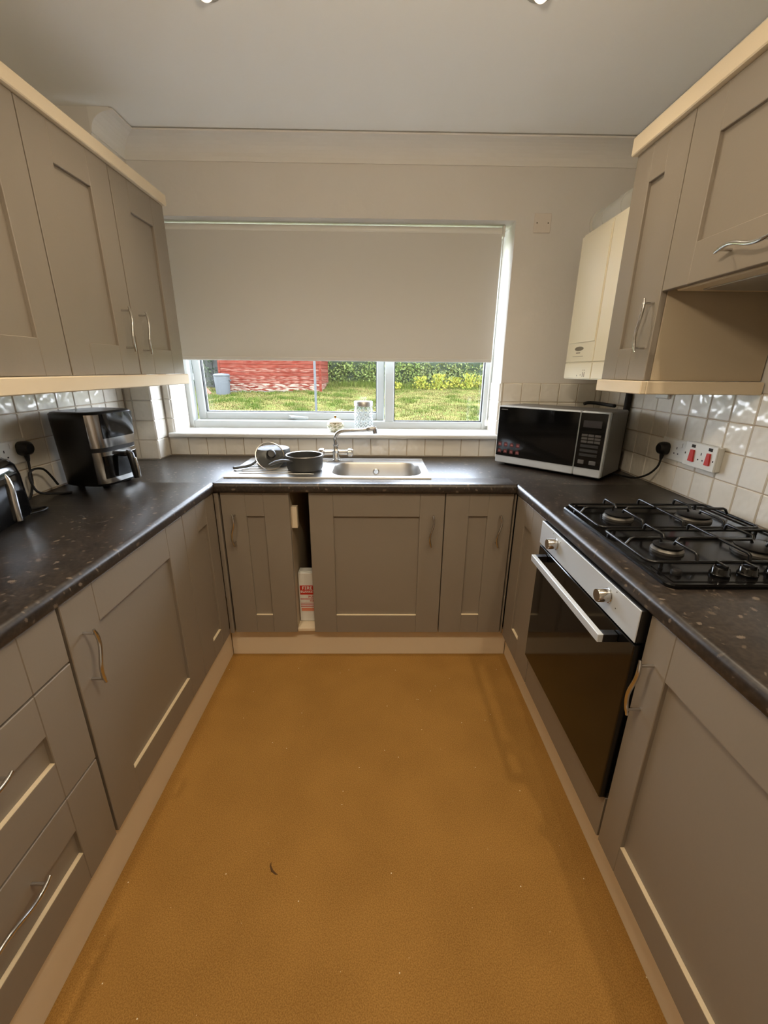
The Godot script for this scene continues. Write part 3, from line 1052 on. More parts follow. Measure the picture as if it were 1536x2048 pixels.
func sink() -> void:
	var t := thing("kitchen_sink", "stainless steel sink with a left draining board under the window", "sink", Vector3(-0.181, WT, 0.304))
	var c := Vector2(0.219, 0.032)         # bowl centre from the thing
	var st := S()
	var N := 48
	var outer := func(ins: float, y: float) -> Array:
		var r := []
		var hw := 0.466 - ins
		var hd := 0.219 - ins
		for k in N:
			var a := TAU * k / N
			var d := Vector2(cos(a), sin(a))
			var tx: float = ((hw if d.x > 0 else -hw) - c.x) / d.x if absf(d.x) > 1e-5 else 1e9
			var ty: float = ((hd if d.y > 0 else -hd) - c.y) / d.y if absf(d.y) > 1e-5 else 1e9
			var p := c + d * minf(tx, ty)
			r.append(Vector3(p.x, y, p.y))
		# put ring points on the four corners
		for q in [[1, 1], [-1, 1], [-1, -1], [1, -1]]:
			var cr := Vector3(q[0] * hw, y, q[1] * hd)
			var best := 0
			for k in N:
				if r[k].distance_to(cr) < r[best].distance_to(cr):
					best = k
			r[best] = cr
		return r
	var inner := func(w: float, h: float, rad: float, y: float) -> Array:
		var r := []
		var hw := w * 0.5
		var hd := h * 0.5
		for k in N:
			var a := TAU * k / N
			var d := Vector2(cos(a), sin(a))
			# distance to a rounded rectangle along d, found by walking
			var lo := 0.0
			var hi := 0.5
			for i in 24:
				var m := (lo + hi) * 0.5
				var q := (d * m).abs() - Vector2(hw - rad, hd - rad)
				var sd := Vector2(maxf(q.x, 0), maxf(q.y, 0)).length() + minf(maxf(q.x, q.y), 0.0) - rad
				if sd > 0:
					hi = m
				else:
					lo = m
			r.append(Vector3(c.x + d.x * lo, y, c.y + d.y * lo))
		return r
	loft(st, [outer.call(0.0, 0.0005), outer.call(0.002, 0.006), outer.call(0.010, 0.0065), outer.call(0.018, 0.004)], false, false, true, false)
	var flat := [outer.call(0.018, 0.004), inner.call(0.425, 0.305, 0.085, 0.004)]
	for k in N:
		var k2 := (k + 1) % N
		poly(st, [flat[0][k], flat[0][k2], flat[1][k2], flat[1][k]], Vector3.UP)
	# the bowl, seen from inside
	var bowl := [inner.call(0.425, 0.305, 0.085, 0.004), inner.call(0.415, 0.295, 0.08, -0.004), inner.call(0.40, 0.28, 0.075, -0.10), inner.call(0.37, 0.25, 0.065, -0.145), inner.call(0.30, 0.19, 0.05, -0.155)]
	st.set_smooth_group(0)
	for i in 4:
		for k in N:
			var k2 := (k + 1) % N
			var q := [bowl[i][k], bowl[i][k2], bowl[i + 1][k2], bowl[i + 1][k]]
			var mid: Vector3 = (q[0] + q[2]) * 0.5
			poly(st, q, Vector3(c.x - mid.x, 0.1, c.y - mid.z))
	st.set_smooth_group(-1)
	poly(st, bowl[4], Vector3.UP)
	obj("basin", st, M.brushed_steel, t)
	for k in 9:
		st = S()
		var z := -0.15 + 0.037 * k
		tube(st, [Vector3(-0.43, 0.003, z), Vector3(-0.41, 0.0052, z), Vector3(-0.06 - 0.004 * k, 0.0052, z), Vector3(-0.04 - 0.004 * k, 0.003, z)], 0.0065, 6, 0.45)
		obj("drainer_rib", st, M.brushed_steel, t)
	st = S()
	lathe(st, [Vector2(0.017, 0.0), Vector2(0.017, 0.003), Vector2(0.013, 0.005), Vector2(0.011, 0.002), Vector2(0.006, 0.002), Vector2(0.005, 0.004), Vector2(0.0, 0.004)], 20, Transform3D(Basis(Vector3(1, 0, 0), PI / 2), Vector3(0.215, -0.043, -0.107)))
	obj("overflow", st, M.chrome, t)
	st = S()
	lathe(st, [Vector2(0.04, -0.1545), Vector2(0.036, -0.152), Vector2(0.0, -0.153)], 20, Transform3D(Basis.IDENTITY, Vector3(c.x, 0, c.y)))
	obj("drain", st, M.chrome, t)
	# mixer tap
	var k := thing("mixer_tap", "chrome mixer tap with two cross knobs and a swan spout behind the sink", "tap", Vector3(-0.18, WT + 0.0045, 0.135))
	st = S()
	lathe(st, [Vector2(0.0, 0.0), Vector2(0.023, 0.0), Vector2(0.023, 0.004), Vector2(0.018, 0.008), Vector2(0.017, 0.03), Vector2(0.02, 0.036), Vector2(0.02, 0.052), Vector2(0.013, 0.06), Vector2(0.0125, 0.075), Vector2(0.015, 0.078), Vector2(0.015, 0.084), Vector2(0.0, 0.084)], 20)
	tube(st, [Vector3(-0.062, 0.043, 0.0), Vector3(0.062, 0.043, 0.0)], 0.012, 14)
	obj("tap_body", st, M.chrome, k)
	for s in [-1.0, 1.0]:
		st = S()
		lathe(st, [Vector2(0.0, 0.0), Vector2(0.014, 0.0), Vector2(0.019, 0.004), Vector2(0.019, 0.026), Vector2(0.016, 0.03), Vector2(0.0, 0.031)], 16, Transform3D(Basis(Vector3(0, 0, 1), -s * PI / 2), Vector3(s * 0.06, 0.043, 0)))
		for j in 8:
			var a := TAU * j / 8
			tube(st, [Vector3(s * 0.066, 0.043 + 0.019 * cos(a), 0.019 * sin(a)), Vector3(s * 0.085, 0.043 + 0.019 * cos(a), 0.019 * sin(a))], 0.003, 6)
		obj("tap_knob", st, M.chrome, k)
	st = S()
	var path := [Vector3(0, 0.08, 0), Vector3(-0.002, 0.105, 0)]
	for i in 7:
		var a := deg_to_rad(180.0 - 15.0 * i)
		path.append(Vector3(0.05 + 0.054 * cos(a), 0.112 + 0.046 * sin(a), 0.002 * i))
	path.append(Vector3(0.14, 0.1645, 0.02))
	path.append(Vector3(0.172, 0.168, 0.023))
	tube(st, path, 0.0095, 12)
	tube(st, [Vector3(0.166, 0.1675, 0.022), Vector3(0.172, 0.168, 0.023), Vector3(0.205, 0.173, 0.026), Vector3(0.213, 0.172, 0.027)], [0.01, 0.0125, 0.0125, 0.009], 12)
	tube(st, [Vector3(0.206, 0.171, 0.026), Vector3(0.2075, 0.147, 0.026)], [0.0125, 0.0115], 12)
	obj("spout", st, M.chrome, k)

func boiler() -> void:
	var t := thing("wall_boiler", "cream wall-hung gas boiler in the right back corner above the microwave", "boiler", Vector3(0.93, 1.333, 0.467), RT)
	# local x = z - 0.467, front at local z = 0
	var st := S()
	var p := PackedVector2Array([Vector2(-0.21, 0), Vector2(0.21, 0), Vector2(0.21, 0.575), Vector2(0.2, 0.588), Vector2(-0.196, 0.588), Vector2(-0.21, 0.57)])
	prism(st, p, -0.32, -0.004)
	obj("casing", st, M.boiler_enamel, t)
	for q in [[-0.208, 0.072, 0.052, 0.582], [0.058, 0.072, 0.207, 0.582], [-0.208, 0.003, 0.052, 0.067], [0.058, 0.003, 0.207, 0.067]]:
		obj("front_panel", bx(Vector3(q[0], q[1], -0.004), Vector3(q[2], q[3], 0.0), 0.003), M.boiler_enamel, t)
	obj("raised_panel", bx(Vector3(-0.19, 0.152, 0.0), Vector3(0.05, 0.57, 0.003), 0.002), M.boiler_enamel, t)
	st = S()
	var e := PackedVector2Array()
	for k in 16:
		e.append(Vector2(-0.085 + 0.042 * cos(TAU * k / 16), 0.127 + 0.009 * sin(TAU * k / 16)))
	prism(st, e, 0.0, 0.0008)
	obj("badge", st, M.drab_grey, t)
	for q in [[-0.11, 0.108, 0.04, 0.004], [-0.14, 0.095, 0.1, 0.0015], [-0.02, 0.01, 0.004, 0.02], [-0.04, 0.015, 0.003, 0.006], [-0.005, 0.01, 0.004, 0.02], [-0.02, 0.036, 0.005, 0.003], [-0.006, 0.036, 0.005, 0.003], [-0.075, 0.012, 0.004, 0.006]]:
		obj("printed_mark", bx(Vector3(q[0], q[1], 0.0), Vector3(q[0] + q[2], q[1] + q[3], 0.0006)), M.drab_grey, t)
	t = thing("boiler_flue", "thick pale flue pipe bending from the boiler top into the window wall", "pipe", Vector3(1.125, 1.92, 0.47))
	st = S()
	var path := [Vector3(0, 0.002, 0), Vector3(0, 0.05, 0)]
	for k in 6:
		var a := deg_to_rad(18.0 * k)
		path.append(Vector3(0, 0.06 + 0.06 * sin(a), -0.06 + 0.06 * cos(a)))
	path.append(Vector3(0, 0.12, -0.469))
	tube(st, path, 0.056, 20)
	obj("pipe", st, M.flue_white, t)
	for z in [-0.2, -0.36]:
		st = S()
		tube(st, [Vector3(0, 0.12, z), Vector3(0, 0.12, z - 0.05)], 0.0595, 20)
		obj("pipe_collar", st, M.flue_white, t)
	st = S()
	tube(st, [Vector3(0, 0.12, -0.455), Vector3(0, 0.12, -0.4695)], 0.066, 20)
	obj("wall_flange", st, M.flue_white, t)
	st = S()
	tube(st, [Vector3(1.2365, 1.333, 0.302), Vector3(1.2365, 1.1, 0.302), Vector3(1.2365, 0.9005, 0.302)], 0.0145, 12)
	tag(obj("boiler_pipe", st, M.dark_pipe), "dark lagged pipe running down from the boiler behind the microwave", "pipe")

func microwave() -> void:
	var t := thing("microwave_oven", "silver microwave with black glass front standing across the right corner", "microwave", Vector3(0.8405, 0.9005, 0.3725), deg_to_rad(-45.5))
	# local x along the front, local z towards the viewer; front face at z = 0
	var w := 0.2625
	obj("casing", bx(Vector3(-w, 0.012, -0.252), Vector3(w, 0.299, -0.03), 0.006), M.grey_metal, t)
	for x in [-0.22, 0.22]:
		for z in [-0.21, -0.06]:
			var f := S()
			lathe(f, [Vector2(0, 0), Vector2(0.014, 0), Vector2(0.016, 0.012), Vector2(0, 0.012)], 12)
			obj("foot", f, M.black_rubber, t, Vector3(x, 0, z))
	var split := 0.142
	var d := obj("door", bx(Vector3(-w, 0.014, -0.029), Vector3(split - 0.001, 0.3, 0.0), 0.004), M.satin_steel, t)
	obj("door_glass", bx(Vector3(-w + 0.004, 0.052, 0.0), Vector3(split - 0.003, 0.294, 0.003), 0.001), M.black_gloss, d)
	var st := S()
	for i in 4:
		for j in 2:
			var x := -w + 0.014 + 0.033 * i
			var y := 0.066 + 0.034 * j
			st = S()
			var cut := 0.005 if (i + j) % 3 == 0 else 0.002
			prism(st, PackedVector2Array([Vector2(x, y), Vector2(x + 0.02, y), Vector2(x + 0.02, y + 0.012), Vector2(x + 0.02 - cut, y + 0.021), Vector2(x + cut, y + 0.021), Vector2(x, y + 0.012)]), 0.003, 0.0036)
			var ic := obj("printed_icon", st, M.dull_red, d)
			obj("icon_mark", bx(Vector3(x + 0.004, y + 0.006, 0.0036), Vector3(x + 0.016, y + 0.013, 0.0039)), M.icon_pale, ic)
	obj("brand_strip", bx(Vector3(-w + 0.014, 0.28, 0.003), Vector3(-w + 0.05, 0.285, 0.0033)), M.grey_print, d)
	var c := obj("control_panel", bx(Vector3(split + 0.001, 0.014, -0.029), Vector3(w, 0.3, 0.0), 0.004), M.satin_steel, t)
	obj("panel_glass", bx(Vector3(split + 0.003, 0.052, 0.0), Vector3(w - 0.006, 0.294, 0.003), 0.003), M.black_gloss, c)
	obj("display", bx(Vector3(split + 0.018, 0.232, 0.003), Vector3(w - 0.025, 0.262, 0.004), 0.001), M.display_grey, c)
	st = S()
	for i in 3:
		for j in 3:
			obj("button", bx(Vector3(split + 0.018 + 0.028 * i, 0.165 + 0.014 * j, 0.003), Vector3(split + 0.043 + 0.028 * i, 0.175 + 0.014 * j, 0.0036)), M.grey_print, c)
	for j in 3:
		obj("button", bx(Vector3(split + 0.018, 0.105 + 0.02 * j, 0.003), Vector3(w - 0.026, 0.117 + 0.02 * j, 0.0036)), M.dark_print, c)
	obj("button", bx(Vector3(split + 0.018, 0.07, 0.003), Vector3(split + 0.045, 0.088, 0.007), 0.003), M.dark_button, c)
	obj("button", bx(Vector3(w - 0.054, 0.07, 0.003), Vector3(w - 0.025, 0.088, 0.007), 0.003), M.dark_button, c)
	st = S()
	tube(st, smooth_path([Vector3(1.10, 1.209, 0.15), Vector3(1.12, 1.214, 0.15), Vector3(1.15, 1.214, 0.16), Vector3(1.175, 1.211, 0.19), Vector3(1.19, 1.209, 0.23), Vector3(1.195, 1.208, 0.27)]), 0.0085, 8)
	tag(obj("coiled_cable", st, M.black_rubber), "dark bundled cable lying along the back of the microwave top", "cable")

func air_fryer() -> void:
	var t := thing("air_fryer", "black and steel air fryer with a window drawer on the left worktop", "air fryer", Vector3(-1.113, 0.9005, 0.615), deg_to_rad(-10.0))
	# front looks along local +x
	var A := 0.112
	var B := 0.124
	var P := func(a: float, y: float, off: float) -> Vector3:
		var k := 1.0 - 0.10 * (0.3 - y) / 0.3 * (1.0 if y < 0.3 else 0.0)
		var e := 0.5
		var u := signf(cos(a)) * pow(absf(cos(a)), e)
		var v := signf(sin(a)) * pow(absf(sin(a)), e)
		return Vector3(u * (A * k + off), y, v * (B * k + off))
	var st := S()
	var rings := []
	for q in [[0.012, -0.006], [0.016, 0.0], [0.14, 0.0], [0.27, 0.0], [0.293, -0.001], [0.3, -0.008], [0.302, -0.02]]:
		var r := []
		for k in 48:
			r.append(P.call(TAU * k / 48, q[0], q[1]))
		rings.append(r)
	loft(st, rings)
	obj("body", st, M.black_plastic, t)
	var shell := func(a0: float, a1: float, y0: float, y1: float, off: float, n := 18) -> SurfaceTool:
		var s := S()
		var g := []
		for j in 4:
			var y := lerpf(y0, y1, j / 3.0)
			var r := []
			for k in n + 1:
				r.append(P.call(lerpf(a0, a1, float(k) / n), y, off))
			for k in n + 1:
				r.append(P.call(lerpf(a1, a0, float(k) / n), y, off - 0.004))
			g.append(r)
		s.set_smooth_group(0)
		for j in 3:
			var m: int = g[0].size()
			for k in m:
				var k2 := (k + 1) % m
				var q := [g[j][k], g[j][k2], g[j + 1][k2], g[j + 1][k]]
				var c: Vector3 = (q[0] + q[2]) * 0.5
				var o := Vector3(c.x, 0, c.z) * (1.0 if k < n else -1.0)
				if k == n:
					o = q[0] - g[j][k - 1]
				elif k == m - 1:
					o = q[0] - g[j][k - 1]
				s.set_smooth_group(1 if k < n else -1)
				poly(s, q, o)
		s.set_smooth_group(-1)
		for e in [[0, -1.0], [3, 1.0]]:
			for k in n:
				poly(s, [g[e[0]][k], g[e[0]][k + 1], g[e[0]][2 * n - k], g[e[0]][2 * n + 1 - k]], Vector3(0, e[1], 0))
		return s
	obj("steel_band", shell.call(-0.98, 1.1, 0.165, 0.292, 0.0015), M.chrome, t)
	var dr := obj("drawer", shell.call(-0.98, 1.1, 0.022, 0.148, 0.0015), M.chrome, t)
	obj("control_screen", shell.call(-0.62, 0.42, 0.2, 0.2935, 0.003), M.black_gloss, t)
	obj("window", shell.call(-0.62, 0.62, 0.042, 0.132, 0.003), M.black_gloss, dr)
	st = S()
	var x0 := A * 0.97
	box(st, Vector3(x0 - 0.01, 0.122, -0.02), Vector3(x0 + 0.03, 0.142, 0.02), 0.004)
	tube(st, [Vector3(x0 + 0.02, 0.135, 0.0), Vector3(x0 + 0.036, 0.128, 0.0), Vector3(x0 + 0.042, 0.1, 0.0), Vector3(x0 + 0.046, 0.06, 0.0), Vector3(x0 + 0.047, 0.03, 0.0)], [0.012, 0.014, 0.014, 0.014, 0.011], 10)
	obj("handle", st, M.black_plastic, dr)
	st = S()
	tube(st, [Vector3(x0 + 0.055, 0.115, 0.0), Vector3(x0 + 0.06, 0.07, 0.0), Vector3(x0 + 0.0605, 0.035, 0.0)], [0.005, 0.008, 0.006], 8)
	obj("handle_inlay", st, M.chrome, dr)
	for q in [[-0.06, -0.06], [-0.06, 0.06], [0.06, -0.06], [0.06, 0.06]]:
		st = S()
		lathe(st, [Vector2(0, 0), Vector2(0.012, 0), Vector2(0.014, 0.013), Vector2(0, 0.013)], 10, Transform3D(Basis.IDENTITY, Vector3(q[0], 0, q[1])))
		obj("foot", st, M.black_rubber, t)
	var c := S()
	tube(c, smooth_path([Vector3(-1.2, 0.93, 0.76), Vector3(-1.21, 1.0, 0.80), Vector3(-1.215, 1.0, 0.86), Vector3(-1.205, 0.93, 0.86), Vector3(-1.18, 0.906, 0.80), Vector3(-1.14, 0.905, 0.78)]), 0.0042, 8)
	tag(obj("power_cable", c, M.black_rubber), "black looped cable behind the air fryer on the left worktop", "cable")

func smooth_path(p: Array) -> Array:
	var r := []
	for i in p.size() - 1:
		for k in 6:
			r.append(p[i].cubic_interpolate(p[i + 1], p[maxi(i - 1, 0)], p[mini(i + 2, p.size() - 1)], k / 6.0))
	r.append(p[-1])
	return r

func toaster() -> void:
	var t := thing("toaster", "black two-slot toaster with a chrome side strip at the left edge", "toaster", Vector3(-1.135, 0.9005, 1.175), deg_to_rad(14.0))
	var st := S()
	var rings := []
	for q in [[0.01, 0.004], [0.02, 0.0], [0.14, 0.004], [0.172, 0.010], [0.190, 0.022], [0.194, 0.036]]:
		var r := []
		for v in rrect(0, 0, 0.165 - 2 * q[1], 0.3 - 2 * q[1], 0.05 - q[1] * 0.5, 6):
			r.append(Vector3(v.x, q[0], v.y))
		rings.append(r)
	loft(st, rings)
	obj("body", st, M.black_gloss, t)
	obj("top_plate", bx(Vector3(-0.046, 0.194, -0.105), Vector3(0.046, 0.197, 0.105), 0.001), M.grey_metal, t)
	for x in [-0.022, 0.022]:
		obj("slot", bx(Vector3(x - 0.012, 0.197, -0.095), Vector3(x + 0.012, 0.1978, 0.095)), M.black_rubber, t)
	st = S()
	var path := []
	for k in 9:
		var s := k / 8.0
		path.append(Vector3(0.081 - 0.03 * pow(maxf(0, s - 0.55) / 0.45, 2.0), 0.012 + 0.172 * s, -0.03 - 0.012 * s))
	tube(st, path, [0.012, 0.012, 0.0115, 0.011, 0.0105, 0.01, 0.009, 0.007, 0.004], 8)
	obj("chrome_strip", st, M.chrome, t)
	for q in [[-0.05, -0.1], [-0.05, 0.1], [0.05, -0.1], [0.05, 0.1]]:
		st = S()
		lathe(st, [Vector2(0, 0), Vector2(0.012, 0), Vector2(0.012, 0.012), Vector2(0, 0.012)], 10, Transform3D(Basis.IDENTITY, Vector3(q[0], 0, q[1])))
		obj("foot", st, M.black_rubber, t)
	st = S()
	tube(st, smooth_path([Vector3(-1.15, 0.93, 1.03), Vector3(-1.14, 0.906, 0.99), Vector3(-1.10, 0.905, 0.965), Vector3(-1.085, 0.905, 1.0), Vector3(-1.10, 0.905, 1.04)]), 0.0035, 8)
	tag(obj("power_cable", st, M.black_rubber), "thin black cable curling on the worktop beside the toaster", "cable")

func pan_shape(r: float, h: float) -> SurfaceTool:
	var st := S()
	lathe(st, [Vector2(0, 0), Vector2(r - 0.012, 0), Vector2(r - 0.004, 0.004), Vector2(r - 0.001, 0.014), Vector2(r, h - 0.002), Vector2(r + 0.002, h), Vector2(r - 0.003, h), Vector2(r - 0.004, 0.014), Vector2(r - 0.014, 0.005), Vector2(0, 0.004)], 40)
	return st

func pans() -> void:
	var y := WT + 0.0082
	var t := thing("saucepan", "dark grey saucepan standing upright on the draining board", "saucepan", Vector3(-0.307, y, 0.37))
	obj("pot", pan_shape(0.086, 0.07), M.dark_nonstick, t)
	var st := S()
	lathe(st, [Vector2(0.0855, 0.068), Vector2(0.0885, 0.0695), Vector2(0.0875, 0.0725), Vector2(0.083, 0.0715), Vector2(0.0825, 0.069)], 40)
	obj("rim", st, M.brushed_steel, t)
	st = S()
	tube(st, [Vector3(-0.045, 0.05, 0.073), Vector3(-0.06, 0.058, 0.088), Vector3(-0.085, 0.062, 0.1), Vector3(-0.115, 0.056, 0.112), Vector3(-0.14, 0.045, 0.12)], [0.009, 0.010, 0.011, 0.0125, 0.009], 10, 0.6)
	obj("handle", st, M.dark_handle, t)
	t = thing("saucepan", "dark grey saucepan upside down at the back of the draining board, behind the lid", "saucepan", Vector3(-0.48, y, 0.26))
	st = S()
	lathe(st, [Vector2(0.083, 0.0), Vector2(0.082, 0.07), Vector2(0.078, 0.082), Vector2(0.068, 0.086), Vector2(0, 0.086), Vector2(0, 0.082), Vector2(0.066, 0.082), Vector2(0.077, 0.07), Vector2(0.079, 0.0), Vector2(0.083, 0.0)], 40)
	obj("pot", st, M.dark_nonstick, t)
	st = S()
	tube(st, smooth_path([Vector3(-0.062, 0.04, 0.05), Vector3(-0.078, 0.024, 0.066), Vector3(-0.10, 0.012, 0.088), Vector3(-0.14, 0.008, 0.115), Vector3(-0.165, 0.008, 0.13)]), [0.008, 0.008, 0.008, 0.009, 0.009, 0.009, 0.009, 0.01, 0.01, 0.01, 0.011, 0.011, 0.012, 0.012, 0.012, 0.012, 0.012, 0.012, 0.012, 0.012, 0.012, 0.012, 0.012, 0.012, 0.009], 10, 0.6)
	obj("handle", st, M.dark_handle, t)
	# glass lid, leaning
	var n := Vector3(0.4, 0.42, 0.82).normalized()
	var u := Vector3.UP.cross(n).normalized()
	var v := n.cross(u)
	t = thing("pan_lid", "glass pan lid with a black knob leaning against the upturned saucepan", "lid", Vector3(-0.458, y + 0.001, 0.398))
	var c := v * 0.069
	var x := Transform3D(Basis(u, n, u.cross(n)), c)
	st = S()
	lathe(st, [Vector2(0.066, 0.0), Vector2(0.05, 0.008), Vector2(0.028, 0.013), Vector2(0.0, 0.0145), Vector2(0.0, 0.011), Vector2(0.028, 0.0095), Vector2(0.05, 0.0045), Vector2(0.066, -0.003)], 36, x)
	obj("glass_disc", st, M.lid_glass, t)
	st = S()
	lathe(st, [Vector2(0.066, -0.004), Vector2(0.0685, -0.003), Vector2(0.0685, 0.001), Vector2(0.065, 0.0015), Vector2(0.064, -0.003), Vector2(0.066, -0.004)], 36, x)
	obj("rim", st, M.chrome, t)
	st = S()
	lathe(st, [Vector2(0.0, 0.012), Vector2(0.012, 0.012), Vector2(0.010, 0.02), Vector2(0.02, 0.028), Vector2(0.022, 0.036), Vector2(0.016, 0.042), Vector2(0.0, 0.043)], 20, x)
	obj("knob", st, M.black_plastic, t)

func sill_things() -> void:
	var t := thing("sugar_bowl", "small white lidded bowl with a green floral band on the window sill", "bowl", Vector3(-0.2, 1.0296, -0.075))
	var st := S()
	lathe(st, [Vector2(0, 0), Vector2(0.028, 0), Vector2(0.03, 0.003), Vector2(0.044, 0.016), Vector2(0.0495, 0.03), Vector2(0.046, 0.044), Vector2(0.041, 0.05), Vector2(0, 0.05)], 32)
	obj("bowl", st, M.porcelain, t)
	var lid := S()
	lathe(lid, [Vector2(0.043, 0.05), Vector2(0.0435, 0.0525), Vector2(0.038, 0.060), Vector2(0.02, 0.070), Vector2(0.0, 0.073)], 32)
	obj("lid", lid, M.porcelain_plain, t)
	st = S()
	lathe(st, [Vector2(0.0, 0.071), Vector2(0.004, 0.073), Vector2(0.004, 0.077), Vector2(0.0068, 0.081), Vector2(0.006, 0.087), Vector2(0.0, 0.089)], 14)
	lathe(st, [Vector2(0.0432, 0.0495), Vector2(0.0445, 0.0505), Vector2(0.0432, 0.0515)], 32)
	obj("gilt_trim", st, M.gilt, t)
	t = thing("storage_jar", "patterned glass storage jar with a steel lid on the window sill", "jar", Vector3(-0.041, 1.0298, -0.13))
	st = S()
	lathe(st, [Vector2(0, 0), Vector2(0.05, 0), Vector2(0.0535, 0.004), Vector2(0.0535, 0.128), Vector2(0.05, 0.136), Vector2(0.047, 0.136), Vector2(0.0505, 0.128), Vector2(0.0505, 0.006), Vector2(0, 0.005)], 36)
	obj("glass", st, M.jar_glass, t)
	# raised white lozenge pattern
	st = S()
	for row in 5:
		for k in 12:
			var a := TAU * (k + 0.5 * (row % 2)) / 12
			var yy := 0.022 + 0.023 * row
			var b := frame(Vector3(-sin(a), 0, cos(a)), Vector3.UP, Vector3(cos(a), 0, sin(a)), Vector3(cos(a) * 0.0535, yy, sin(a) * 0.0535))
			var o := PackedVector2Array([Vector2(0.0128, 0), Vector2(0, 0.0135), Vector2(-0.0128, 0), Vector2(0, -0.0135)])
			var i := PackedVector2Array([Vector2(0.0068, 0), Vector2(0, 0.0072), Vector2(-0.0068, 0), Vector2(0, -0.0072)])
			for e in 4:
				var f := (e + 1) % 4
				poly(st, [b * Vector3(o[e].x, o[e].y, 0.0008), b * Vector3(o[f].x, o[f].y, 0.0008), b * Vector3(i[f].x, i[f].y, 0.001), b * Vector3(i[e].x, i[e].y, 0.001)], b.basis.z)
	obj("lozenge_pattern", st, M.frosted, t)
	st = S()
	lathe(st, [Vector2(0, 0.136), Vector2(0.052, 0.136), Vector2(0.0545, 0.138), Vector2(0.0545, 0.16), Vector2(0.052, 0.164), Vector2(0, 0.165)], 36)
	obj("lid", st, M.brushed_steel, t)

func plug(label: String, at: Vector3, turn: float, cable: Array) -> void:
	var t := thing("mains_plug", label, "plug", at, turn)
	var st := S()
	var rings := []
	for q in [[0.001, 0.0], [0.012, -0.001], [0.028, 0.002], [0.034, 0.007]]:
		var r := []
		for v in rrect(0, 0, 0.05 - 2 * q[1], 0.05 - 2 * q[1], 0.018, 4):
			r.append(Vector3(v.x, v.y + 0.004, q[0]))
		rings.append(r)
	loft(st, rings)
	tube(st, [Vector3(0, -0.018, 0.014), Vector3(0, -0.035, 0.014), Vector3(0, -0.044, 0.014)], [0.009, 0.007, 0.005], 8)
	obj("plug_body", st, M.black_plastic, t)
	st = S()
	tube(st, smooth_path(cable), 0.0042, 8)
	obj("flex", st, M.black_rubber, t)

